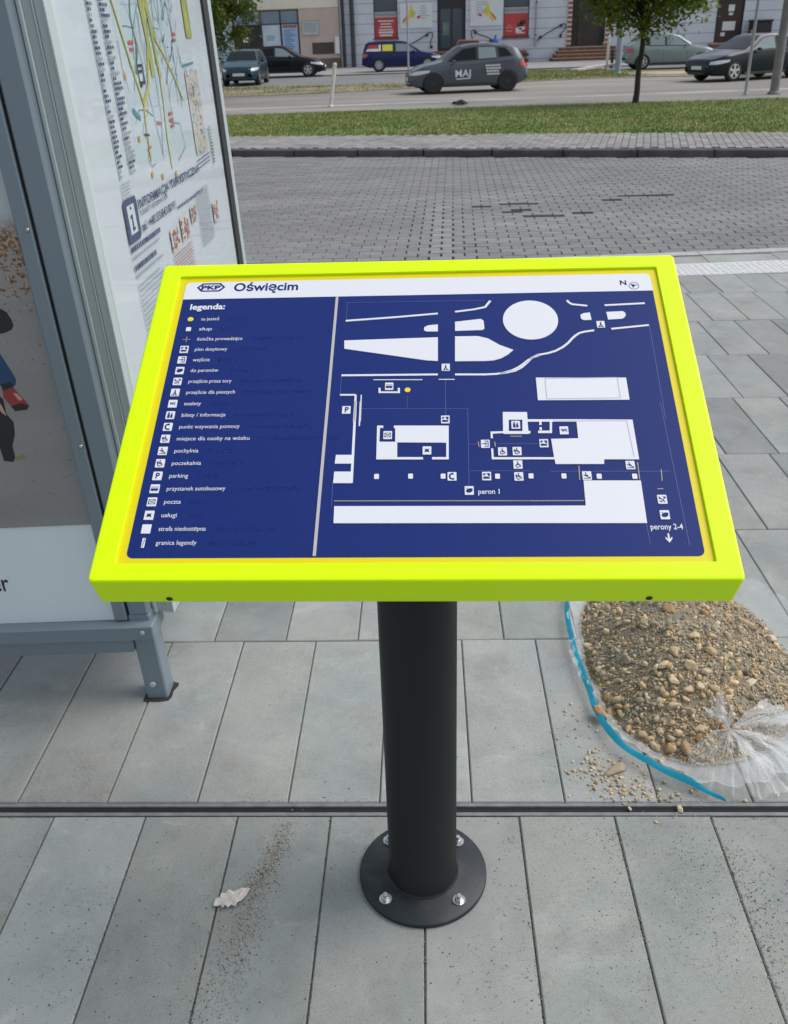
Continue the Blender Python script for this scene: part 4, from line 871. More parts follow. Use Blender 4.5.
for k,q in enumerate(hem):
    a=hem[min(k+1,n-1)]-hem[max(k-1,0)]; nn=np.array((a[1],-a[0],0)); nn/=np.linalg.norm(nn)   # towards the heap or away
    if np.dot(nn[:2],HC-q[:2])<0: nn=-nn
    wv=.0016*math.sin(k*.83)+.0018*math.sin(k*.37+1); wdt=1-.85*max(0,(k-n*.84)/(n*.16))
    vs+= [tuple(q-nn*.007*wdt+np.array((0,0,-.004+wv*.4))),tuple(q-nn*.003*wdt+np.array((0,0,-.001+wv*.8))),tuple(q+nn*(.002*wdt)+np.array((0,0,.003+wv))),tuple(q+nn*.0065*wdt+np.array((0,0,.004+wv*1.5)))]
hb.add(vs,[(4*k+i,4*k+i+1,4*k+5+i,4*k+4+i) for k in range(n-1) for i in range(3)],0,None,True)
bl(hb); hb.build('edge_strip',M_hem,bag)
fn=MB()
def fan(apex,rim,n,bulge,pleat,nr=9,seed=1):
    rr=random.Random(seed); rim=catmull(rim,n); vs=[]; m=len(rim); A=np.array(apex)
    wv=[0]; [wv.append(.45*wv[-1]+rr.gauss(0,.55)) for _ in range(m)]; wv2=[0]; [wv2.append(.7*wv2[-1]+rr.gauss(0,.4)) for _ in range(m)]
    for j in range(nr+1):
        q=j/nr
        for k,p_ in enumerate(rim):
            e=A+(np.array(p_)-A)*q
            w_=wv[k]*2.2; e=A+(e-A)*(1+.10*wv2[k]*q)
            e=e+np.array((0,0,bulge*math.sin(math.pi*q)*.9+pleat*w_*math.sin(min(1,q*1.3)*math.pi*.62)))
            e=e+np.array((.0035*w_*math.sin(3*q),.006*wv2[k]*q,.004*math.sin(7*q+wv2[k]*3)*q)); nv=mnoise.noise_vector(Vector(e)*38+Vector((seed*7,0,0))); e=e+np.array(nv)*.0085*min(1,3*q); vs.append((e[0],e[1],max(.003,e[2])))
    fn.add(vs,[(j*m+k,(j+1)*m+k,(j+1)*m+k+1,j*m+k+1) for j in range(nr) for k in range(m-1)],0,None,True)
AP=(.672,1.575,.085)
fan(AP,[(.56,1.53,.05),(.575,1.475,.014),(.63,1.450,.006),(.70,1.445,.006),(.765,1.465,.006),(.82,1.53,.01),(.86,1.61,.02),(.87,1.68,.045)],12,.022,.0075,12,1)
fan(AP,[(.625,1.61,.095),(.64,1.635,.125),(.66,1.645,.145),(.68,1.635,.14),(.70,1.605,.11)],7,.004,.005,6,2)
fan(AP,[(.80,1.70,.07),(.84,1.66,.06),(.90,1.68,.05)],8,.012,.006,6,4)
bl(fn); fn.build('gathered_film',M_film,bag)
# gravel spilt on the slabs
def spill(n,spots,smin,smax,cols):
    P_=[];Sz=[];Cl=[]
    for _ in range(n):
        x0,y0,sx_,sy_,cor=spots[rs.choice(len(spots),p=[q[5] for q in spots])][:5]
        a,b=rs.normal(size=2); x=x0+a*sx_+cor*b*sy_; y=y0+b*sy_; s=smin+(smax-smin)*rs.uniform()**2.5
        if 1.401<y<1.4375 and rs.uniform()<.85: continue
        if abs(x+.022)<.135 and abs(y-1.251)<.135: continue
        P_.append((x,y,s*.25)); Sz.append(s); Cl.append(cols[rs.randint(len(cols))]*(1+rs.normal(0,.15)))
    return np.array(P_),np.array(Sz),np.clip(np.array(Cl),.03,.7)
sp1=[(.405,1.50,.045,.035,-.5,.45),(.37,1.60,.03,.05,-.4,.2),(.44,1.455,.05,.02,0,.2),(.35,1.70,.03,.04,0,.08),(.55,1.43,.08,.02,0,.07)]
tag(scatter('spilt_gravel',*spill(420,sp1,.0022,.0085,[TAN,PALE,TAN,GREY*1.3]),True,M_stone),'scatter of small tan gravel spilt on the slabs left of the plastic bag','gravel',kind='stuff')
SAND=np.array((.25,.23,.195)); DK2=np.array((.075,.072,.065))
sp2=[(.50,1.22,.085,.08,-.35,.20),(.50,1.31,.08,.04,-.2,.1),(.36,1.35,.09,.025,0,.05),(.48,1.08,.09,.07,-.2,.14),(.30,1.10,.13,.12,0,.09),
     (-.325,1.33,.012,.04,.25,.05),(-.350,1.235,.016,.05,.3,.09),(-.362,1.10,.020,.07,.1,.10),(-.40,1.0,.03,.06,.1,.05),(-.62,1.08,.12,.10,0,.05),(.30,1.62,.12,.1,0,.03),(-.1,1.15,.35,.2,0,.05)]
tag(scatter('grit',*spill(19000,sp2,.0005,.0026,[SAND,SAND*1.2,SAND*1.7,GREY,DK2]),True,M_stone),'fine sandy grit drifted over the front slabs on both sides of the pole','grit',kind='stuff')
# sand swept into the joints of the front slabs
def joint_sand(n):
    P_=[];Sz=[];Cl=[]
    for _ in range(n):
        k=rs.randint(-1,9); x=-.8341+k*.2038+rs.normal(0,.004); y=rs.uniform(.82,1.40)
        if rs.uniform()<.35: x=rs.uniform(-1,1); y=1.4425+abs(rs.normal(0,.004)) if rs.uniform()<.5 else 1.4-abs(rs.normal(0,.006))
        if abs(x+.022)<.135 and abs(y-1.251)<.135: continue
        s_=.0005+.0016*rs.uniform()**2; P_.append((x,y,s_*.2-.001)); Sz.append(s_); Cl.append((SAND,SAND*1.3,DK2,GREY*.8)[rs.randint(4)]*(1+rs.normal(0,.12)))
    return np.array(P_),np.array(Sz),np.clip(np.array(Cl),.03,.7)
tag(scatter('joint_sand',*joint_sand(5000),True,M_stone),'sand swept along the joints of the front slabs','sand',kind='stuff')
# dry leaf
lf=MB(); outl=[(.038,.012),(.030,.0155),(.018,.0145),(.006,.0125),(-.002,.0165),(-.010,.0135),(-.017,.0145),(-.022,.007),(-.030,.008),(-.036,-.004),(-.031,-.009),(-.024,-.002),(-.019,-.014),(-.013,-.0085),(-.009,-.017),(-.001,-.012),(.006,-.0175),(.011,-.0125),(.020,-.007),(.030,.001)]
def leafz(x,y): return .005+.22*abs(y-.15*x)+.0014*math.sin(x*300+y*120)+.001*math.sin(y*420)
cen=(0,.0)
rings_=[]
for s in (0.02,.3,.55,.8,1.0): rings_.append([(cen[0]+x*s,cen[1]+y*s,leafz(x*s,y*s)) for x,y in outl])
lf.rings(rings_,0,None,False); lf.add([(a,b,c-.0009) for a,b,c in rings_[-1]]+[(0,0,leafz(0,0)-.0012)],[(k,20,(k+1)%20) for k in range(20)],0)
M_leaf=noisy('dry_leaf',(.58,.52,.475),.85,90,.18,b=.4,bd=.001)
lo=lf.build('dry_leaf',M_leaf,smooth=False); lo.scale=(1.0,1.2,1.0); lo.location=(-.399,1.185,0); lo.rotation_euler=(0,0,.28)
tag(lo,'pale curled dry leaf lying on a slab left of the black pole','leaf')

# ------------------------------------------------------------------ cars
M_cglass=mat('car_glass',(.010,.014,.016),.06,spec=.2)
M_cglass_sheen=mat('car_glass_painted_sheen',(.20,.25,.26),.1,spec=.5)  # lighter base colour paints the reflections in some of the windows
M_tyre=mat('tyre_rubber',(.018,.018,.018),.8); M_trim=mat('black_trim',(.02,.02,.021),.6)
M_rim=mat('alloy_rim',(.55,.56,.57),.3,metal=.7); M_rimdark=mat('dark_rim',(.022,.022,.023),.5)
M_lens=mat('headlight_lens',(.55,.58,.60),.12,spec=.8,coat=.5); M_tail=mat('tail_lens',(.45,.02,.02),.15,coat=.5)
M_plateW=noisy('number_plate',(.62,.62,.58),.5,30,.1)
def paint(name,col,metal=.35): return mat(name,col,.22,metal*.5,.28,.06)
def car(label,name,x,y,z,yaw,L,W,H,top,belt,glass,mats,rimm,wheels,ws,rear_ws,extras=None,zb=.2,tumble=.74,grp=None,rimstyle=5,plate=True,rimr=.205):
    """front of the car at local -X; top/belt: (x,z) profiles measured from the nose"""
    root=thing(name,label,'car',(x,y,z),R(yaw),grp)
    tx,tz=zip(*top); bx,bz=zip(*belt); h=W/2
    def smooth(xs,zs,q):
        e=.045; return float(np.mean([np.interp(q+d,xs,zs) for d in (-e,-e/2,0,e/2,e)]))
    ft=lambda q:smooth(tx,tz,q); fbelt=lambda q:min(smooth(bx,bz,q),ft(q)-.015)
    def fw_(q):
        k=1.0
        if q<.75: k-=.30*(1-q/.75)**2.3
        if q>L-.6: k-=.20*((q-L+.6)/.6)**2.3
        return h*k
    def fzb(q):
        v=zb
        if q<.35: v+=.10*(1-q/.35)**2
        if q>L-.5: v+=.14*((q-L+.5)/.5)**1.5
        return v
    def sec(q):
        w_=fw_(q); b=fzb(q); bl_=fbelt(q); t=ft(q); up=max(0,min(1,(t-bl_)/.45)); wt=w_*(.93-( .93-tumble)*up)
        m=b+(bl_-b)*.45
        return [(0,b),(w_*.82,b),(w_*.94,b+.04),(w_*.985,b+.16),(w_,m),(w_*.995,bl_-.16),(w_*.985,bl_-.05),(w_*.95,bl_),(wt,t-.055*up-.008),(wt-.055*(.4+.6*up),t-.012),(0,t+.004)]
    N_=64; xs=[L*(.5-.5*math.cos(math.pi*i/N_))*.5+L*i/N_*.5 for i in range(N_+1)]
    rings=[]
    for q in xs:
        s=sec(q); rings.append([(q-L/2,yy,zz) for yy,zz in s]+[(q-L/2,-yy,zz) for yy,zz in s[-2:0:-1]])
    mb=MB(); mb.rings(rings,0,None,True,True); 
    me_o=mb.build('body',[mats,M_trim],root)
    # wheel arches
    cut=MB(); r_=.335
    for wx in wheels:
        for sd_ in (-1,1):
            cm=MB(); cm.lathe([(r_+.02,-.14),(r_+.02,.14)],28,0); 
            cm.xform(Matrix.Translation((wx-L/2,sd_*(h-.10),r_-.03))@Matrix.Rotation(R(90),4,'X')); cut.add(cm.v,cm.f,0)
    co=cut.build('cut',M_trim); md_=me_o.modifiers.new('b','BOOLEAN'); md_.operation='DIFFERENCE'; md_.solver='EXACT'; md_.object=co
    try: md_.material_mode='TRANSFER'
    except Exception: pass
    me_o.parent=None
    bpy.context.view_layer.update(); dg=bpy.context.evaluated_depsgraph_get(); nm=bpy.data.meshes.new_from_object(me_o.evaluated_get(dg)); me_o.modifiers.clear()
    if len(nm.polygons)>100: me_o.data=nm
    bpy.data.objects.remove(co); me_o.parent=root; me_o.data.name='body'
    for p_ in me_o.data.polygons: p_.use_smooth=True
    try: me_o.data.set_sharp_from_angle(angle=R(38))
    except Exception: pass
    def side(q,zz):
        s=sec(q)[1:]
        for (y0,z0),(y1,z1) in zip(s,s[1:]):
            if z0<=zz<=z1 and z1>z0: return y0+(y1-y0)*(zz-z0)/(z1-z0)
        return s[-2][0] if zz>s[-2][1] else s[0][0]
    def patch(mb_,poly,sg,off=.006,mi=0,n=7):
        """a polygon given as lower edge and upper edge [(x,z)...] laid on the body side"""
        lo,up=poly; vs=[]
        for i in range(n+1):
            u=i/n
            a=np.array([np.interp(u*(len(lo)-1),range(len(lo)),[p_[k] for p_ in lo]) for k in (0,1)]); b=np.array([np.interp(u*(len(up)-1),range(len(up)),[p_[k] for p_ in up]) for k in (0,1)])
            for j in range(5):
                q=a+(b-a)*j/4; vs.append((q[0]-L/2-(off if q[0]<.3 else 0),sg*(side(q[0],q[1])+off),q[1]))
        fs=[(i*5+j,(i+1)*5+j,(i+1)*5+j+1,i*5+j+1) for i in range(n) for j in range(4)]
        mb_.add(vs,[f[::-1] for f in fs] if sg>0 else fs,mi,None,True)
    for sg in (-1,1):
        lo=[p_ for poly,_ in glass for p_ in poly[0]]; up=[p_ for poly,_ in glass for p_ in poly[1]]
        lo=[(lo[0][0]-.07,lo[0][1]-.03)]+[(a,b-.035) for a,b in lo[1:-1]]+[(lo[-1][0]+.05,lo[-1][1]-.02)]; up=[(up[0][0]-.05,up[0][1]+.03)]+[(a,b+.03) for a,b in up[1:-1]]+[(up[-1][0]+.04,up[-1][1]+.025)]
        g_=MB(); patch(g_,(lo,up),sg,.003,0,24); g_.build('window_surround',M_trim,root)
    for poly,gm_ in glass:
        for sg in (-1,1):
            g_=MB(); patch(g_,poly,sg); g_.build('side_window',gm_,root)
    def screen(x0,x1,nm_,gm_=M_cglass):
        g_=MB(); vs=[]
        for i in range(9):
            q=x0+(x1-x0)*i/8; s=sec(q); y1,z1=s[9]; y0=s[10]
            for k in (-1,-.5,0,.5,1): vs.append((q-L/2,k*(y1-.02),z1+(y0[1]-z1)*(1-abs(k))+.008))
        g_.add(vs,[(i*5+j,(i+1)*5+j,(i+1)*5+j+1,i*5+j+1) for i in range(8) for j in range(4)],0,None,True); g_.build(nm_,gm_,root)
    screen(*ws,'windscreen',M_cglass); screen(*rear_ws,'rear_window')
    for wx in wheels:
        for sg in (-1,1):
            wq=MB(); yy=sg*(h-.105)
            wq.lathe([(rimr,-.09),(r_-.03,-.105),(r_,-.07),(r_,.07),(r_-.03,.105),(rimr,.09)],36,0,capends=False)
            wq.xform(Matrix.Translation((wx-L/2,yy,r_-.03-.0))@Matrix.Rotation(R(90),4,'X'))
            for v in range(len(wq.v)): wq.v[v]=(wq.v[v][0],wq.v[v][1],wq.v[v][2]+.03)
            wh=wq.build('wheel',M_tyre,root)
            rq=MB(); cz=r_; yo=yy+sg*.085; yi=yy+sg*.055
            def disc(rad,y_,mi,n=28): rq.add([(wx-L/2+rad*math.cos(2*math.pi*k/n),y_,cz+rad*math.sin(2*math.pi*k/n)) for k in range(n)],[tuple(range(n)) if sg<0 else tuple(range(n-1,-1,-1))],mi)
            disc(rimr-.004,yi,1); disc(.055,yo+sg*.006,0,16)
            for k in range(28):
                a,b=2*math.pi*k/28,2*math.pi*(k+1)/28
                rq.add([(wx-L/2+rr*math.cos(t_),yo,cz+rr*math.sin(t_)) for rr,t_ in ((rimr,a),(rimr,b),(rimr-.03,b),(rimr-.03,a))],[(0,1,2,3)],0)
            for k in range(rimstyle):
                a=2*math.pi*k/rimstyle+.3; c_a,s_a=math.cos(a),math.sin(a); w0,w1=.035,.026+(.02 if rimstyle<6 else 0)
                rq.add([(wx-L/2+rr*c_a-s_a*ww,yo+sg*.003,cz+rr*s_a+c_a*ww) for rr,ww in ((.03,-w0),(rimr-.015,-w1),(rimr-.015,w1),(.03,w0))],[(0,1,2,3)],0)
            rq.build('rim',[rimm,M_trim],wh)
    for sg in (-1,1):
        g_=MB(); zh=fbelt(.35)
        patch(g_,([(.02,zh-.17),(.25,zh-.16),(.62,zh-.09)],[(.06,zh-.075),(.3,zh-.035),(.66,zh-.02)]),sg,.008); g_.build('headlight',M_lens,root)
        g_=MB(); zr=fbelt(L-.2); patch(g_,([(L-.28,zr-.18),(L-.1,zr-.2),(L-.012,zr-.2)],[(L-.33,zr-.03),(L-.15,zr-.02),(L-.02,zr-.03)]),sg,.008); g_.build('taillight',M_tail,root)
        wx0=ws[1]-.32
        g_=MB(); ym=sg*(fw_(wx0)+.02); zz=fbelt(wx0)+.05
        g_.rings([[(wx0-L/2+dx*k_,ym+sg*(.0+.11*jj),zz+dz*k_) for dx,dz in ((-.05,-.04),(.05,-.045),(.06,.05),(-.035,.055))] for jj,k_ in ((-.4,.5),(.2,1),(.9,1),(1.2,.6))] if sg>0 else [[(wx0-L/2+dx*k_,ym+sg*(.0+.11*jj),zz+dz*k_) for dx,dz in ((-.05,-.04),(-.035,.055),(.06,.05),(.05,-.045))] for jj,k_ in ((-.4,.5),(.2,1),(.9,1),(1.2,.6))])
        g_.build('mirror',mats,root)
    g_=MB(); g_.box((-L/2-.012,-h*.5,.36),(-L/2+.1,h*.5,.50),0,bev=.01); g_.box((-L/2-.016,-h*.45,.24),(-L/2+.1,h*.45,.31),0,bev=.01); g_.build('grille',M_trim,root)
    for xx,s_ in ((-L/2-.02,-1),(L/2+.004,1)):
        g_=MB(); g_.box((xx,-.26,.40 if s_<0 else .62),(xx+.016,.26,.51 if s_<0 else .73),0); g_.build('number_plate',M_plateW,root)
    for dx in (ws[1]-.45,ws[1]+.62,min(ws[1]+1.5,wheels[1]-.15)):
        for sg in (-1,1):
            g_=MB(); patch(g_,([(dx,zb+.1),(dx+.016,zb+.1)],[(dx+.05,fbelt(dx)-.03),(dx+.066,fbelt(dx)-.03)]),sg,.002,0,1); g_.build('door_seam',M_trim,root)
    sk=MB()
    for sg in (-1,1): sk.box((wheels[0]+.42-L/2,sg*(h*.985)-.012,zb+.005),(wheels[1]-.42-L/2,sg*(h*.985)+.012,zb+.085),0,bev=.005)
    sk.build('sill',M_trim,root)
    for dx in ((ws[1]+.95),):
        for sg in (-1,1):
            g_=MB(); yy=side(dx,fbelt(dx)-.12); g_.box((dx-.1-L/2,sg*yy-.018,fbelt(dx)-.135),(dx+.08-L/2,sg*yy+.018,fbelt(dx)-.105),0,bev=.006); g_.build('door_handle',mats,root)
    if extras: extras(root,patch,side,fbelt,L,h)
    return root
hatch_top=[(0,.55),(.06,.70),(.45,.86),(1.05,.97),(1.72,1.40),(2.1,1.47),(2.7,1.475),(3.3,1.42),(3.62,1.33),(3.86,.98),(3.95,.80),(4.0,.62)]
hatch_belt=[(0,.50),(.1,.66),(.5,.80),(1.1,.89),(2.5,.96),(3.5,1.02),(3.8,.96),(4.0,.58)]
side_glass=lambda b,t:[(([(1.28,b),(1.7,b+.02),(2.22,b+.04)],[(1.36,b+.05),(1.78,t-.05),(2.22,t)]),M_cglass),(([(2.30,b+.045),(2.9,b+.07)],[(2.30,t),(2.86,t-.01)]),M_cglass_sheen),(([(3.0,b+.09),(3.42,b+.12)],[(2.97,t-.02),(3.2,t-.06)]),M_cglass)]
M_g=paint('graphite_paint',(.085,.10,.115),.3)
def maj(root,patch,side,fbelt,L,h):
    M_dec=mat('white_decal',(.62,.64,.66),.5)
    for sg in (-1,):
        d=MB(); inkm=MB()
        y_=lambda q,zz:sg*(side(q,zz)+.012)
        t=MB(); put_text(t,'MAJ',1.50,.50,.3,.52,0,0,.005,.29)
        d.add([(a-L/2,sg*(side(a,b)+.016),b) for a,b,_ in t.v],[f for f in t.f])
        d.add([(q-L/2,y_(q,zz),zz) for q,zz in ((1.53,.42),(1.98,.43),(1.98,.465),(1.53,.455))],[(0,1,2,3)])
        for k in range(4):
            zt_=.84-.085*k
            for a in np.arange(2.52+.02*k,2.98,.085): d.add([(q-L/2,y_(q,zz),zz) for q,zz in ((a,zt_-.055),(a+.068,zt_-.055),(a+.068,zt_),(a,zt_))],[(0,1,2,3)])
        d.build('decal',M_dec,root)
car('dark grey hatchback with a white lettered decal driving left on the near road','hatchback_car',1.45,34.12,-.4,8,4.0,1.70,1.475,hatch_top,hatch_belt,side_glass(.97,1.36),M_g,M_rimdark,(.76,3.28),(1.12,1.75),(3.64,3.85),maj,rimr=.215,rimstyle=7)
# dark hatchback
car('black hatchback parked on the far road before the beige shopfront','hatchback_car',-7.02,50.95,-.395,180,4.08,1.72,1.46,[(0,.5),(.06,.66),(.5,.83),(1.2,.95),(1.95,1.40),(2.3,1.45),(3.0,1.43),(3.6,1.33),(3.88,1.05),(4.0,.9),(4.08,.62)],[(0,.48),(.1,.62),(.6,.78),(1.25,.88),(3.4,.98),(3.8,.95),(4.08,.55)],
  [(([(1.45,.93),(1.9,.95),(2.4,.97)],[(1.55,.98),(2.0,1.30),(2.4,1.35)]),M_cglass_sheen),(([(2.48,.975),(3.05,1.0)],[(2.48,1.35),(3.0,1.33)]),M_cglass),(([(3.12,1.01),(3.45,1.03)],[(3.1,1.32),(3.3,1.27)]),M_cglass)],paint('black_paint',(.008,.009,.012),.1),M_rim,(.80,3.35),(1.28,1.98),(3.62,3.86))
def wagon(root,patch,side,fbelt,L,h):
    cols=[mat('red_sign',(.42,.03,.05),.5),mat('white_sign',(.6,.62,.62),.5),mat('yellow_sign',(.62,.60,.06),.5)]
    for sg in (1,):
        for (a,b,mi,z0,z1) in ((3.42,4.02,0,1.10,1.28),(3.40,4.08,1,.98,1.095),(3.28,3.395,1,.98,1.28),(2.66,3.2,2,.98,1.28)):
            d=MB(); patch(d,([(a,z0),(b,z0)],[(a,z1),(b-.10*(b>4),z1)]),sg,.014); d.build('window_sign',cols[mi],root)
car('dark blue estate car with red and yellow signs in its rear windows','estate_car',-1.05,53.25,-.365,180,4.3,1.72,1.45,[(0,.5),(.08,.68),(.6,.83),(1.2,.92),(1.85,1.36),(2.2,1.43),(3.2,1.45),(3.9,1.42),(4.08,1.36),(4.24,.95),(4.3,.6)],[(0,.48),(.1,.64),(.6,.79),(1.25,.88),(3.5,.93),(4.1,.92),(4.3,.55)],
  [(([(1.4,.93),(1.85,.945),(2.5,.95)],[(1.5,.98),(1.92,1.28),(2.5,1.32)]),M_cglass_sheen),(([(2.6,.955),(3.22,.96)],[(2.6,1.32),(3.22,1.325)]),M_cglass),(([(3.3,.96),(4.08,.97)],[(3.3,1.325),(3.96,1.30)]),M_cglass)],paint('blue_paint',(.012,.018,.085),.2),mat('steel_wheel',(.42,.44,.46),.4,metal=.4),(.85,3.4),(1.22,1.9),(4.08,4.22),wagon,tumble=.78,rimstyle=9)
car('teal hatchback parked facing the camera beside the leafy tree','hatchback_car',-7.95,44.6,-.4,90,3.6,1.62,1.42,[(0,.55),(.08,.74),(.5,.86),(.95,.96),(1.55,1.33),(1.9,1.41),(2.8,1.40),(3.3,1.28),(3.5,.95),(3.6,.6)],[(0,.5),(.1,.66),(.5,.80),(1.0,.88),(3.1,.95),(3.4,.9),(3.6,.55)],
  [(([(1.15,.93),(1.5,.94),(1.95,.95)],[(1.22,.98),(1.62,1.24),(1.95,1.30)]),M_cglass),(([(2.05,.955),(2.9,.98)],[(2.05,1.31),(2.75,1.28)]),M_cglass)],paint('teal_paint',(.018,.048,.062),.35),M_rim,(.7,3.0),(1.0,1.58),(3.2,3.45))
rcar=paint('grey_green_paint',(.22,.265,.255),.35)
car('grey green hatchback parked beyond the young tree','hatchback_car',11.35,46.85,-.4,180,4.2,1.75,1.46,[(0,.52),(.06,.70),(.5,.86),(1.15,.97),(1.85,1.38),(2.3,1.46),(3.0,1.46),(3.55,1.40),(3.72,1.20),(3.95,1.06),(4.15,.98),(4.2,.62)],[(0,.48),(.1,.64),(.6,.80),(1.2,.90),(3.4,.97),(4.0,.93),(4.2,.55)],
  [(([(1.4,.95),(1.9,.97),(2.4,.985)],[(1.5,1.0),(1.98,1.32),(2.4,1.38)]),M_cglass_sheen),(([(2.5,.99),(3.15,1.0)],[(2.5,1.385),(3.15,1.375)]),M_cglass_sheen),(([(3.22,1.01),(3.5,1.03)],[(3.22,1.37),(3.42,1.30)]),M_cglass)],rcar,M_rim,(.84,3.46),(1.2,1.88),(3.56,3.78),rimstyle=7,rimr=.225)
car('black saloon driving left at the right edge of the near road','saloon_car',11.7,36.3,-.4,25,4.68,1.80,1.46,[(0,.52),(.06,.70),(.5,.84),(1.3,.98),(2.1,1.40),(2.5,1.46),(3.1,1.45),(3.7,1.32),(4.15,1.08),(4.55,1.04),(4.66,.85),(4.68,.6)],[(0,.48),(.1,.64),(.6,.80),(1.35,.91),(3.6,1.0),(4.4,.98),(4.68,.55)],
  [(([(1.6,.96),(2.1,.98),(2.65,.995)],[(1.7,1.01),(2.2,1.32),(2.65,1.37)]),M_cglass_sheen),(([(2.74,1.0),(3.4,1.02)],[(2.74,1.37),(3.35,1.31)]),M_cglass),(([(3.48,1.03),(3.8,1.05)],[(3.45,1.29),(3.6,1.22)]),M_cglass)],paint('black_green_paint',(.010,.016,.017),.15),M_rim,(.92,3.62),(1.36,2.13),(3.66,4.1),rimr=.23)
car('small red car mostly hidden behind the dark grey hatchback','hatchback_car',2.55,56.6,-.365,90,3.6,1.6,1.36,[(0,.55),(.08,.74),(.5,.86),(.95,.96),(1.55,1.28),(1.9,1.35),(2.8,1.35),(3.3,1.22),(3.5,.95),(3.6,.6)],[(0,.5),(.1,.66),(.5,.80),(1.0,.88),(3.1,.93),(3.4,.88),(3.6,.55)],
  [(([(1.15,.93),(1.5,.94),(1.95,.95)],[(1.22,.98),(1.62,1.2),(1.95,1.25)]),M_cglass),(([(2.05,.955),(2.9,.98)],[(2.05,1.26),(2.75,1.23)]),M_cglass)],paint('red_paint',(.34,.07,.06),.2),M_rim,(.7,3.0),(1.0,1.58),(3.2,3.45))

# ------------------------------------------------------------------ buildings
FY=61.5; GZ=-.37
def fbox(name,x0,x1,z0,z1,y0,y1,m,parent,bev=0):
    q=MB(); q.box((x0,y0,z0),(x1,y1,z1),0,bev=bev); return q.build(name,m,parent)
M_beige=noisy('pinkish_render',(.50,.40,.335),.9,.7,.10,b=.2); M_cream=noisy('cream_render',(.68,.63,.50),.9,.6,.08,b=.2)
M_plinth=noisy('brown_plinth',(.15,.115,.085),.9,1,.25); M_wframe=mat('dark_frame',(.025,.025,.03),.5)
M_wglass=mat('shop_glass',(.05,.07,.09),.1,spec=.7)
b1=thing('shop_building','beige rendered shop building with a cream upper band and dark glazed shopfront','building',(-12,66,GZ))
def rel(o,par): 
    o.parent=par; o.matrix_parent_inverse=Matrix.Translation(-par.location); return o
def P1(name,x0,x1,z0,z1,y0,y1,m,par,root,bev=0):
    q=MB(); q.box((x0,y0,z0),(x1,y1,z1),0,bev=bev); q.xform(Matrix.Translation(-root.location)); return q.build(name,m,par)
wl=MB()
for (x0,x1,z0,z1) in ((-30,-12.9,GZ+.55,2.895),(-12.9,-11.5,2.2,2.895),(-7.45,-5.02,GZ+.55,2.895),(-11.5,-7.45,2.86,2.895)):
    wl.box((x0,FY,z0),(x1,FY+.3,z1))
wl.box((-30,FY+.3,GZ),(-5.02,FY+11,2.9)); wl.xform(Matrix.Translation(-b1.location)); wl.build('wall',M_beige,b1)
ub=MB(); 
for (x0,x1) in ((-30,-20),(-18.4,-15),(-13.4,-10.76),(-10.1,-8.4),(-6.8,-5.02)): ub.box((x0,FY-.03,2.896),(x1,FY+.3,7.2))
for (x0,x1) in ((-20,-18.4),(-15,-13.4),(-8.4,-6.8)): ub.box((x0,FY-.03,2.896),(x1,FY+.3,3.9)); ub.box((x0,FY-.03,5.6),(x1,FY+.3,7.2))
ub.box((-10.76,FY-.03,2.896),(-10.1,FY+.3,3.04)); ub.box((-10.76,FY-.03,3.6),(-10.1,FY+.3,7.2))
ub.box((-30,FY+.3,2.9),(-5.02,FY+11,7.2)); ub.xform(Matrix.Translation(-b1.location)); ub.build('upper_wall',M_cream,b1)
rf=MB(); rf.rings([[(-30.4,FY-.5,7.2),(-5.02,FY-.5,7.2),(-5.02,FY+11.4,7.2),(-30.4,FY+11.4,7.2)],[(-26,FY+5.2,9.8),(-8,FY+5.2,9.8),(-8,FY+5.8,9.8),(-26,FY+5.8,9.8)]]); rf.xform(Matrix.Translation(-b1.location)); rf.build('roof',noisy('brown_roof_tile',(.17,.08,.05),.85,3,.25),b1)
for (x0,x1,z0,z1) in ((-20,-18.4,3.9,5.6),(-15,-13.4,3.9,5.6),(-8.4,-6.8,3.9,5.6),(-10.76,-10.1,3.04,3.6)):
    wn=P1('window',x0,x1,z0,z1,FY+.1,FY+.2,M_wglass,b1,b1)
P1('plinth',-30,-12.9,GZ,GZ+.55,FY-.04,FY+.3,M_plinth,b1,b1); P1('plinth',-7.45,-5.02,GZ,GZ+.55,FY-.04,FY+.3,M_plinth,b1,b1)
vt=P1('vent_grille',-6.72,-5.42,.42,1.04,FY-.03,FY+.01,mat('vent_dark',(.045,.033,.028),.8),b1,b1)
for k in range(7): P1('louvre',-6.69,-5.45,.46+.08*k,.49+.08*k,FY-.045,FY-.031,M_plinth,vt,b1)
# shopfront
P1('sign_panel',-11.42,-9.9,2.12,2.8,FY+.02,FY+.06,noisy('pale_blue_sign',(.20,.27,.38),.5,1,.1),b1,b1)
lg_=MB()
def vell(mb,cx,cz,a,b,y,mi,n=32,r0=0):
    if r0: 
        for k in range(n):
            t,u=2*math.pi*k/n,2*math.pi*(k+1)/n
            mb.add([(cx+s*a*math.cos(q),y,cz+s*b*math.sin(q)) for s,q in ((r0,t),(r0,u),(1,u),(1,t))],[(3,2,1,0)],mi)
    else: mb.add([(cx+a*math.cos(2*math.pi*k/n),y,cz+b*math.sin(2*math.pi*k/n)) for k in range(n)],[tuple(range(n))],mi)
vell(lg_,-10.72,2.5,.64,.28,FY+.015,0); vell(lg_,-10.72,2.47,.5,.2,FY+.012,1,r0=.86)
for k in range(3): vell(lg_,-10.98+.25*k,2.5,.11,.12,FY+.009,1,20,.55)
lg_.add([(-11.2,FY+.012,2.22),(-10.2,FY+.012,2.26),(-10.25,FY+.012,2.32),(-10.7,FY+.012,2.25)],[(0,1,2,3)],2)
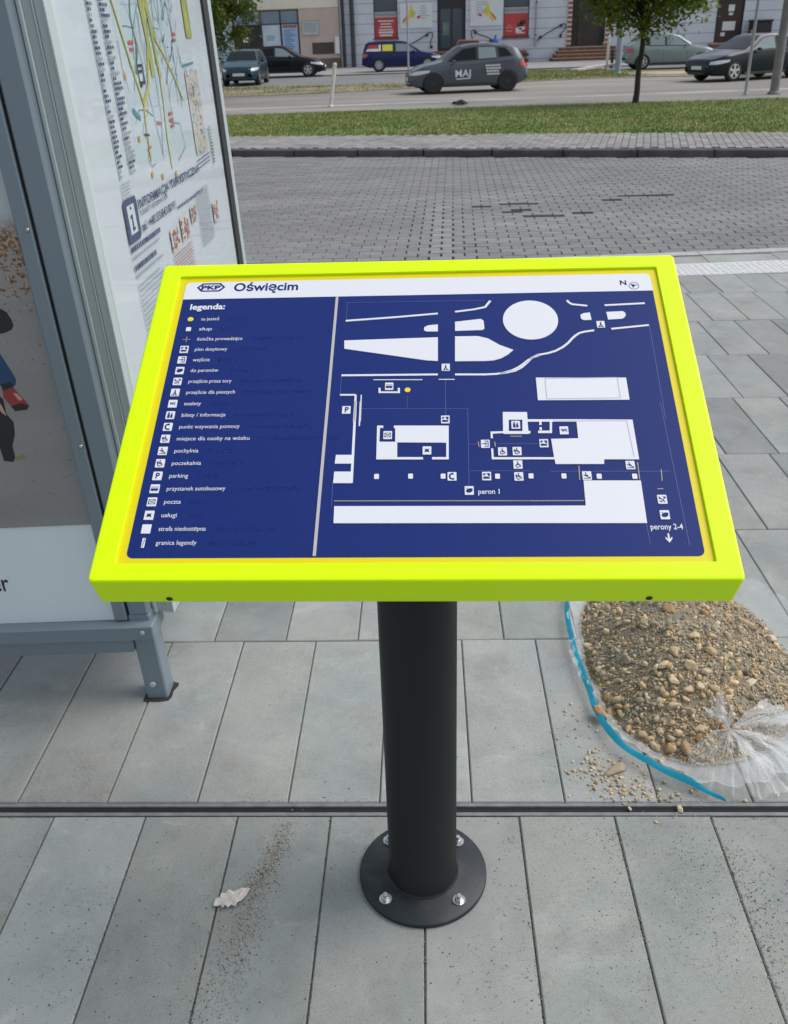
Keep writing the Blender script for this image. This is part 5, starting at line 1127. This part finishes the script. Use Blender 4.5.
lg_.xform(Matrix.Translation(-b1.location)); lg_.build('sign_logo',[mat('logo_blue',(.02,.05,.2),.5),mat('logo_pale',(.45,.55,.66),.5),mat('logo_lime',(.35,.42,.08),.5)],b1)
dr_=P1('door',-11.4,-9.86,GZ,2.1,FY+.1,FY+.16,mat('dark_doorway',(.012,.012,.014),.5),b1,b1); P1('notice',-10.95,-10.62,1.18,1.45,FY+.085,FY+.099,mat('white_notice',(.7,.7,.68),.6),dr_,b1)
for (x0,x1,z0,z1,m) in ((-9.72,-8.64,2.14,2.8,(.14,.19,.26)),(-8.52,-7.56,2.14,2.8,(.15,.20,.27))): P1('window',x0,x1,z0,z1,FY+.06,FY+.1,noisy('bluish_pane',m,.1,.8,.15,spec=.8),b1,b1)  # upper panes in bluish tones, mottled at random
w1=P1('window',-9.72,-8.64,.45,2.08,FY+.06,FY+.1,noisy('white_window_poster',(.45,.52,.56),.3,1,.1),b1,b1); w2=P1('window',-8.52,-7.56,.45,2.08,FY+.06,FY+.1,noisy('blue_window_poster',(.33,.45,.62),.3,1.2,.15),b1,b1)
pr_m=mat('print_teal',(.10,.32,.33),.6); pr_b=mat('print_blue',(.10,.18,.38),.6)
rr=random.Random(9)
for k in range(3): P1('print',-9.5,-9.5+rr.uniform(.4,.7),1.45-.1*k,1.50-.1*k,FY+.054,FY+.059,pr_m,w1,b1)
for k in range(11): P1('print',-8.42,-8.42+rr.uniform(.4,.75),1.75-.1*k,1.80-.1*k,FY+.054,FY+.059,pr_b,w2,b1)
P1('print',-8.45,-7.62,1.88,2.03,FY+.054,FY+.059,mat('print_rust',(.28,.12,.06),.6),w2,b1)
for (x0,x1,z0,z1) in ((-11.5,-7.45,2.8,2.858),(-11.5,-7.45,2.082,2.138),(-9.85,-9.73,GZ,2.08),(-8.63,-8.53,GZ+.5,2.08),(-7.555,-7.45,GZ+.5,2.08),(-11.5,-11.41,GZ,2.08),(-9.72,-7.56,GZ,.44)): P1('frame',x0,x1,z0,z1,FY+.03,FY+.12,M_wframe,b1,b1)
P1('side_window',-12.9,-11.52,GZ+.5,2.2,FY+.06,FY+.2,noisy('pale_poster',(.40,.47,.50),.4,1.5,.15),b1,b1)
for k in range(9): P1('print',-12.7,-12.7+rr.uniform(.5,1.0),1.6-.16*k,1.66-.16*k,FY+.04,FY+.059,pr_b,b1,b1)
pq_=thing('wall_plaque','pale framed plaque on the beige wall beside the shopfront','plaque',(-6.78,FY,1.83))
P1('board',-7.26,-6.28,1.49,2.19,FY-.05,FY-.002,noisy('plaque_face',(.42,.44,.42),.6,3,.12),pq_,pq_)
for (x0,x1,z0,z1) in ((-7.29,-6.25,2.19,2.23),(-7.29,-6.25,1.45,1.49),(-7.29,-7.26,1.49,2.19),(-6.28,-6.25,1.49,2.19)): P1('frame',x0,x1,z0,z1,FY-.06,FY-.002,mat('plaque_frame',(.33,.33,.31),.6),pq_,pq_)
for k in range(5): P1('print',-7.15,-6.4,2.05-.1*k,2.08-.1*k,FY-.056,FY-.051,mat('plaque_ink',(.22,.26,.28),.6),pq_,pq_)
mc=thing('meter_cabinet','white meter cabinet low on the corner of the beige building','cabinet',(-5.16,FY,.9))
P1('box',-5.32,-5.05,.4,1.35,FY-.16,FY-.041,noisy('cabinet_white',(.6,.62,.6),.6,3,.08),mc,mc,.01); P1('door',-5.30,-5.07,.45,1.3,FY-.17,FY-.161,mat('cabinet_door',(.66,.68,.66),.5),mc,mc)
# grey building
M_grey=noisy('grey_blue_cladding',(.53,.555,.59),.8,.8,.07,b=.15); M_groove=mat('groove',(.14,.155,.18),.9)
b2=thing('clad_building','long grey blue clad shop building with dark doorways and coloured posters','building',(8,66,GZ))
holes=[(-2.92,-1.48,1.12,3.6),(.9,2.6,-.0,3.3),(4.86,6.40,.97,3.4),(8.95,10.95,.36,3.4),(17.5,19.1,.3,2.75)]
wl=MB(); seams=[GZ]+[-.22+.54*k for k in range(0,14)]
for a,b in zip(seams,seams[1:]):
    z0,z1=a+.012,b-.012; segs=[(-4.98,34)]
    for hx0,hx1,hz0,hz1 in holes:
        if hz0<z1 and hz1>z0:
            ns=[]
            for s0,s1 in segs:
                if hx0>s0 and hx1<s1: ns+=[(s0,hx0),(hx1,s1)]
                else: ns.append((s0,s1))
            segs=ns
            # bits of wall above or below the opening inside this course
            if hz0>z0: wl.box((hx0,FY,z0),(hx1,FY+.25,hz0))
            if hz1<z1: wl.box((hx0,FY,hz1),(hx1,FY+.25,z1))
    for s0,s1 in segs: wl.box((s0,FY,z0),(s1,FY+.25,z1))
wl.xform(Matrix.Translation(-b2.location)); wl.build('wall',M_grey,b2)
cr=MB(); 
segs=[(-4.98,-2.92),(-1.48,.9),(2.6,4.86),(6.40,8.95),(10.95,17.5),(19.1,34)]
for s0,s1 in segs: cr.box((s0,FY+.014,GZ),(s1,FY+.24,6.79))
cr.box((-4.98,FY+.251,GZ),(34,FY+11,6.79)); cr.xform(Matrix.Translation(-b2.location)); cr.build('wall_core',M_groove,b2)
P1('roof',-4.98,34.2,6.8,7.1,FY-.2,FY+11.2,mat('flat_roof',(.12,.12,.12),.9),b2,b2)
M_redp=noisy('red_poster',(.42,.045,.045),.5,1.2,.15)
ink_w=mat('white_print_far',(.62,.62,.6),.6); ink_g=mat('grey_print_far',(.20,.22,.24),.6)
def shopwin(x0,x1,z0,z1,zh0,zh1,pic):
    w_=P1('window',x0,x1,zh1+.03,z1,FY+.1,FY+.14,M_wglass,b2,b2)
    P1('header',x0+.04,x1-.04,zh0,zh1,FY+.06,FY+.13,noisy('grey_header',(.36,.38,.38),.6,2,.1),w_,b2)
    x=x0+.1
    while x<x1-.15: P1('print',x,x+.07,zh0+.07,zh1-.07,FY+.055,FY+.0595,ink_g,w_,b2); x+=.105
    p_=P1('poster',x0+.04,x1-.04,z0+.08,zh0-.01,FY+.06,FY+.13,M_redp,w_,b2)
    if pic==0:
        for k in range(6): 
            l=rr.uniform(.6,1.0); P1('print',(x0+x1)/2-l/2,(x0+x1)/2+l/2,zh0-.22-.155*k,zh0-.16-.155*k+(.03 if k>3 else 0),FY+.055,FY+.0595,ink_w,p_,b2)
    else:
        for (a,b,c,d,m) in ((.85,1.2,.55,.75,0),(.95,1.3,.4,.55,1),(.75,1.1,.25,.5,1),(1.0,1.35,.7,.9,0),(.2,.55,.3,.38,2),(.15,.6,.5,.56,2),(.25,.5,.62,.67,2),(.8,1.3,.2,.26,1)): P1('print',x0+a,x0+b,z0+c,z0+d,FY+.055,FY+.0595,(M_wframe,ink_w,mat('pinkish_print',(.55,.2,.15),.6))[m],p_,b2)
    P1('sill',x0-.05,x1+.05,z0-.06,z0+.06,FY-.04,FY+.2,mat('brown_sill',(.16,.05,.04),.6),w_,b2)
    for a,b in ((x0,x0+.05),(x1-.05,x1)): P1('frame',a,b,z0+.06,z1,FY+.03,FY+.059,M_wframe,w_,b2)
shopwin(-2.92,-1.48,1.12,3.6,2.26,2.56,0); shopwin(4.86,6.40,.97,3.4,2.24,2.56,1)
# main door, brick doorway, brown door
d1=P1('door',.95,2.55,.06,3.25,FY+.14,FY+.2,mat('black_door',(.018,.018,.02),.4),b2,b2)
P1('pane',1.1,1.7,.5,2.6,FY+.125,FY+.139,M_wglass,d1,b2); P1('pane',1.82,2.4,.5,2.6,FY+.125,FY+.139,M_wglass,d1,b2); P1('poster',1.25,1.6,1.2,1.9,FY+.115,FY+.1245,noisy('green_notice',(.12,.2,.14),.6,4,.4),d1,b2)
st1=thing('door_step','brown step under the dark glazed door of the grey building','step',(1.75,FY-.3,GZ)); P1('tread',.7,2.8,.25,.36,FY-.72,FY-.003,noisy('brown_step',(.22,.11,.07),.8,3,.25),st1,st1); P1('riser',.75,2.75,GZ,.249,FY-.69,FY-.003,noisy('dark_riser',(.12,.08,.06),.8,3,.25),st1,st1)
P1('doorway',8.95,10.95,.36,3.4,FY+.16,FY+.24,mat('doorway_dark',(.02,.016,.014),.6),b2,b2)
P1('door',9.35,10.6,.37,2.9,FY+.11,FY+.155,noisy('dark_wood_door',(.03,.022,.018),.6,2,.3),b2,b2)
for x in (8.66,10.96):
    pil=MB()
    for k in range(24): pil.box((x+(.0 if k%2 else .05),FY-.08,.36+.125*k+.004),(x+.29,FY-.003,.36+.125*k+.121),k%2)
    pil.xform(Matrix.Translation(-b2.location)); pil.build('pilaster',[noisy('red_brick',(.27,.085,.05),.9,6,.3),noisy('white_brick',(.50,.46,.42),.9,6,.15)],b2)
sp_t=thing('entrance_steps','flight of brown brick steps up to the brick edged doorway','steps',(9.8,FY-.8,GZ))
M_stepm=[noisy('step_tread',(.30,.22,.15),.85,4,.2),noisy('step_brick',(.19,.09,.055),.9,5,.35)]
for k in range(4):
    q=MB(); d=1.6-.38*k; z0=GZ+.18*k; q.box((7.75+.18*k,FY-d,z0),(11.75-.05*k,FY-.005,z0+.13),1); q.box((7.70+.18*k,FY-d-.04,z0+.1302),(11.80-.05*k,FY-.005,z0+.1798),0)
    q.xform(Matrix.Translation(-sp_t.location)); q.build('step',M_stepm,sp_t)
d3=P1('door',17.5,19.1,.3,2.75,FY+.12,FY+.2,noisy('brown_door',(.032,.017,.014),.5,2,.3),b2,b2)
for (a,b,c,d) in ((17.95,18.7,.95,1.42),(18.2,18.55,1.95,2.3),(17.9,18.15,.65,.85),(18.25,18.5,1.75,1.88)): P1('notice',a,b,c,d,FY+.105,FY+.119,ink_w,d3,b2)
st3=thing('door_step','low reddish step under the brown door at the right','step',(18.3,FY-.3,GZ)); P1('tread',17.2,19.5,.2,.29,FY-.7,FY-.003,M_stepm[0],st3,st3); P1('riser',17.3,19.4,GZ,.199,FY-.66,FY-.003,M_stepm[1],st3,st3)
def board(label,x0,x1,z0,z1,flip):
    t_=thing('advert_board',label,'advert board',((x0+x1)/2,FY,z0))
    P1('panel',x0,x1,z0,z1,FY-.06,FY-.003,noisy('board_white',(.62,.64,.64),.6,1,.05),t_,t_)
    q=MB(); c=(x0+(.25 if not flip else 1.45)); s=-1 if flip else 1
    sh_=[([(0,-.55),(.28,-.05),(.42,.35),(.55,.75),(.62,.35),(.85,.1),(.7,-.2),(.4,-.2),(.3,-.5),(.1,-.65)],0),([(-.12,-.4),(.15,-.1),(.3,.0),(.12,-.3),(-.1,-.55)],1),([(.5,.0),(.62,.35),(.85,.1),(.75,-.12)],2),([(.9,-.2),(1.1,-.05),(1.25,-.15),(1.05,-.3)],1)]
    for pts,mi in sh_:
        t2_=MB(); t2_.poly([(c+s*a*.8,z0+.72+b*.8) for a,b in pts],0,mi); q.add([(a,FY-.066-.002*mi,b) for a,b,_ in t2_.v],[f if 1 else f for f in t2_.f],mi)
    q.xform(Matrix.Translation(-t_.location)); q.build('picture',[mat('board_yellow',(.68,.52,.04),.6),mat('board_red',(.55,.06,.04),.6),mat('board_lime',(.42,.52,.10),.6)],t_)
    for k in range(6):
        l=rr.uniform(.25,.6); xx=x0+(.1 if flip else .95); P1('print',xx+(.3 if k==0 else .25),xx+.3+l,z1-.14-.13*k,z1-.11-.13*k,FY-.066,FY-.061,ink_g,t_,t_)
board('white advert board with a yellow figure left of the dark glazed door',-1.33,.60,1.64,2.93,False); board('white advert board with a yellow figure right of the dark glazed door',2.87,4.80,1.64,3.0,True)
M_blk=mat('black_iron',(.015,.015,.016),.5)
fx_=lambda px:(px-437)*.0601+.89; fz_=lambda py:1.66-(py-27)*.0541
def bracket(label,pts,knobs):
    t_=thing('wall_handrail',label,'handrail',(fx_(pts[0][0]),FY-.1,fz_(pts[0][1]))); o0=Matrix.Translation(-t_.location)
    q=MB(); q.tube([tuple(p_) for p_ in catmull([(fx_(a),FY-.14,fz_(b)) for a,b in pts],5)],.028,8); q.xform(o0); q.build('rail',M_blk,t_)
    for a,b in knobs:
        q=MB(); q.lathe([(.05,-.04),(.085,0),(.085,.1),(.05,.13)],14,c=(0,0,0)); q.xform(o0@Matrix.Translation((fx_(a),FY-.003,fz_(b)))@Matrix.Rotation(R(90),4,'X')); q.build('wall_mount',M_blk,t_)
bracket('bent black rail on the wall left of the dark glazed door',[(411,43),(419,38.5),(426,34.5),(430.5,32),(432.5,35),(430,42),(431,47)],[(426.5,34.5),(431,46.5)])
bracket('bent black rail on the wall right of the dark glazed door',[(473,42),(471,34),(474,31),(476,34),(481,36.5),(488,39),(492,42)],[(475.5,33.5),(491,42)])
bracket('bent black rail on the wall left of the entrance steps',[(537,44.5),(541,40.5),(550,35),(560,29.5),(564,28),(564.5,33),(560,38.5),(561,42)],[(540.5,40.5),(560.5,29.5),(560.5,39.5)])
bt=thing('blue_cylinder','small bright blue gas cylinder by the wall below the right advert board','cylinder',(4.38,FY-.4,.28))
q=MB(); q.lathe([(.16,0),(.18,.04),(.18,.55),(.12,.66),(.05,.70)],20); q.build('tank',mat('bright_blue',(.02,.12,.5),.4),bt); q=MB(); q.lathe([(.035,.70),(.035,.78),(.07,.80),(.07,.83)],12); q.build('valve',M_blk,bt)
cb=thing('stone_ledge','low brown ledge with stepped bricks beside the hidden red car','ledge',(5.75,FY-.6,GZ))
for k in range(4): 
    q=MB(); q.box((5.1,FY-.9,GZ+.16*k),(6.35-(.12 if k%2 else 0),FY-.01,GZ+.16*k+.155),0); q.xform(Matrix.Translation(-cb.location)); q.build('brick_course',M_stepm[1] if k%2 else noisy('dark_course',(.06,.045,.04),.9,4,.3),cb)
def pipe(label,x,r_,m,z0=GZ,z1=6.8):
    t_=thing('downpipe',label,'downpipe',(x,FY-.12,z0)); q=MB(); q.tube([(0,0,0),(0,0,z1-z0)],r_,12); q.build('pipe',m,t_)
    for k in range(4): q=MB(); q.lathe([(r_+.02,0),(r_+.02,.05)],12,c=(0,0,.6+1.7*k)); q.build('clip',M_blk,t_)
pipe('dark downpipe on the corner where the beige and grey buildings meet',-4.78,.10,M_wframe); pipe('dark downpipe on the grey building left of the red poster window',-4.22,.13,mat('dark_pipe',(.035,.04,.05),.5)); pipe('thin pale downpipe between the red picture poster and the steps',6.80,.05,mat('pale_pipe',(.27,.30,.34),.5),.45)
kt=thing('dark_bin','dark square waste bin by the grey wall right of the brown door','bin',(20.0,FY-.6,GZ)); P1('box',19.45,20.5,GZ,1.35,FY-1.1,FY-.1,noisy('bin_dark',(.02,.02,.02),.7,2,.3),kt,kt,.03); P1('lid',19.40,20.55,1.352,1.47,FY-1.15,FY-.05,M_blk,kt,kt,.03)
for k in range(3):
    op=thing('brick_post',('slim orange brick post left of the dark bin','short brown brick post behind the black saloon','brown brick post right of the grey green car')[k],'post',(19.28-.75*k,FY-1.4,GZ)); q=MB(); q.box((-.09,-.09,0),(.09,.09,1.25-.3*k),0,bev=.01); q.build('shaft',noisy('orange_brick',(.30,.11,.07),.9,5,.3),op); q=MB(); q.box((-.12,-.12,1.252-.3*k),(.12,.12,1.31-.3*k),0,bev=.01); q.build('cap',M_stepm[0],op)

# ------------------------------------------------------------------ poles, posts, slab
def pole(name,label,cat,x,y,z0,h_,r0,r1,m,lean=(0,0),cap=True):
    t_=thing(name,label,cat,(x,y,z0)); q=MB(); q.tube([(lean[0]*k/6,lean[1]*k/6,h_*k/6) for k in range(7)],[r0+(r1-r0)*k/6 for k in range(7)],14); q.build('shaft',m,t_)
    q=MB(); q.lathe([(r0*1.5,0),(r0*1.5,.03),(r0*1.05,.07)],14); q.build('foot',m,t_)
    if cap: q=MB(); q.lathe([(r1*1.08,0),(r1*1.08,.03),(r1*.6,.05)],14,c=(lean[0],lean[1],h_)); q.build('cap',m,t_)
    return t_
M_galv=noisy('galvanised',(.33,.345,.35),.5,6,.12,metal=.3); M_whitep=noisy('chipped_white',(.55,.53,.47),.7,7,.16)
pole('leaning_post','leaning white post at the edge of the road behind the grass','post',-2.73,28.78,-.395,1.10,.058,.055,M_whitep,(.19,.05))
pole('sign_pole','thin pale pole in front of the dark blue estate car','pole',-.74,51.1,-.36,5.5,.052,.045,M_galv)
pole('sign_pole','thin grey metal pole on the grass before the black saloon','pole',9.15,28.35,-.39,4.5,.042,.04,M_galv)
pole('utility_pole','thick weathered grey pole at the right edge of the grass','pole',9.97,28.4,-.39,8.0,.125,.095,noisy('weathered_wood',(.20,.195,.185),.9,4,.25,b=.3))
pole('square_post','thick pale blue grey post behind the young tree','post',8.33,43.0,-.39,3.4,.13,.12,noisy('blue_grey_post',(.24,.29,.34),.6,3,.12))
pole('marker_post','thin white marker post left of the blue grey post','post',8.62,47.2,-.39,1.38,.065,.06,M_whitep)
pole('marker_post','short dark post between the white marker post and the blue grey post','post',9.2,49.1,-.39,.75,.07,.07,M_blk)
sb=MB(); sb.rings([[(7.1,45.9,z),(9.1,47.6,z),(8.75,48.2,z),(6.8,46.5,z)] for z in (0,.09)]); 
for k in range(4,8): sb.v[k]=(sb.v[k][0],sb.v[k][1],sb.v[k][2])
so=sb.build('concrete_slab',noisy('pale_slab',(.50,.46,.42),.85,2,.15)); 
for v in so.data.vertices: v.co.z=v.co.z-.385+.16*max(0,(v.co.x-6.8)/2.3)
tag(so,'pale concrete slab lying tilted on the grass below the steps','slab')
lm=MB(); v=V2.copy(); 
lm.add([(q[0]*.22*(1+.2*math.sin(q[1]*5)),q[1]*.2,max(-.02,q[2])*.10*(1+.4*math.sin(q[0]*6))) for q in v],[tuple(f) for f in F2],0,None,False)
lo2=lm.build('soil_clod',noisy('dark_clod',(.018,.016,.014),.95,12,.4)); lo2.location=(1.04,28.0,-.37); tag(lo2,'dark clod of soil at the road edge under the grey hatchback','soil')
# ------------------------------------------------------------------ trees
def leafmat(name,cols):
    m=bpy.data.materials.new(name); m.use_nodes=True; b=bsdf(m); b.inputs['Roughness'].default_value=.5; b.inputs['Specular IOR Level'].default_value=.3
    c=mix(m,1.0,ramp(m,noise(m,1.6,3,.6),cols),vcol(m),'MULTIPLY'); base(m,c)
    tr=N(m,'ShaderNodeBsdfTranslucent'); LK(m,c,tr.inputs[0]); ms=N(m,'ShaderNodeMixShader'); ms.inputs[0].default_value=.38
    LK(m,b.outputs[0],ms.inputs[1]); LK(m,tr.outputs[0],ms.inputs[2]); LK(m,ms.outputs[0],m.node_tree.nodes['Material Output'].inputs[0]); return m
M_leafg=leafmat('linden_leaf',[(.3,(.085,.135,.016)),(.55,(.15,.20,.022)),(.75,(.24,.26,.035))]); M_leafd=leafmat('maple_leaf',[(.3,(.045,.085,.012)),(.6,(.10,.14,.02)),(.8,(.20,.19,.03))])
M_bark=noisy('dark_bark',(.035,.028,.022),.95,9,.35,b=.6,bd=.02)
def tree(label,x,y,z0,fork,cz,rx_,rz_,nclump,nleaf,m,seed,r0=.075,lean=.0):
    rt=np.random.RandomState(seed); root=thing('young_tree',label,'tree',(x,y,z0))
    tr_=MB(); tr_.tube([(lean*k/6+.015*math.sin(k*1.7),.01*math.sin(k),fork*k/6) for k in range(7)]+[(lean,0,cz+rz_*.5)],[r0*1.25,r0*1.05,r0,r0*.95,r0*.9,r0*.9,r0*.88,r0*.25],10)
    cl=[]
    while len(cl)<nclump:
        d=rt.normal(size=3); d/=np.linalg.norm(d); q=rt.uniform(.25,1.0)**.5; c=d*q*np.array([rx_,rx_,rz_])
        if c[2]<-rz_*.86: continue
        c[2]+=.10*math.sin(c[0]*4+seed); cl.append(c+np.array([lean,0,cz]))
    for c in cl[::4]:
        a=np.array([lean,0,min(c[2]-.1,fork+rt.uniform(-.1,.35)*(cz-fork+.3))]); mid=(a+c)/2+rt.normal(0,.08,3)+np.array([0,0,.08])
        tr_.tube([tuple(a),tuple(mid),tuple(c)],[r0*.42,r0*.25,r0*.08],6)
    tr_.build('trunk',M_bark,root)
    cl=np.array(cl); idx=rt.randint(len(cl),size=nleaf); pos=cl[idx]+rt.normal(0,1,(nleaf,3))*np.array([.21,.21,.15])
    nrm=rt.normal(size=(nleaf,3))+np.array([0,0,1.1]); nrm/=np.linalg.norm(nrm,axis=1)[:,None]
    a=np.cross(nrm,rt.normal(size=(nleaf,3))); a/=np.linalg.norm(a,axis=1)[:,None]; b=np.cross(nrm,a)
    s=rt.uniform(.035,.075,nleaf)[:,None]
    v=np.stack([pos-a*s,pos-b*s*.72+nrm*s*.22-a*s*.15,pos+a*s*1.15,pos+b*s*.72+nrm*s*.22-a*s*.15],1).reshape(-1,3)
    k=(rt.uniform(.65,1.3,nleaf)*(.8+.5*rt.uniform(size=len(cl)))[idx])
    mb=MB(); mb.v=[tuple(q) for q in v]; mb.f=[(4*i,4*i+1,4*i+2,4*i+3) for i in range(nleaf)]; mb.m=[0]*nleaf; mb.sm=[False]*nleaf
    mb.c=[(float(q),float(q),float(q)) for q in k for _ in range(4)]
    mb.build('crown',m,root,colors=True)
tree('young tree with a round yellow green crown standing on the grass verge',5.60,26.2,-.385,1.75,3.55,1.95,2.15,175,20000,M_leafg,4,.072,.06)
tree('dark leafy tree beside the teal car at the edge of the poster case',-7.55,33.5,-.4,1.9,3.35,2.15,2.1,170,19000,M_leafd,9,.09)
# trees standing far off behind the houses are out of sight; the row of roofs closes the view
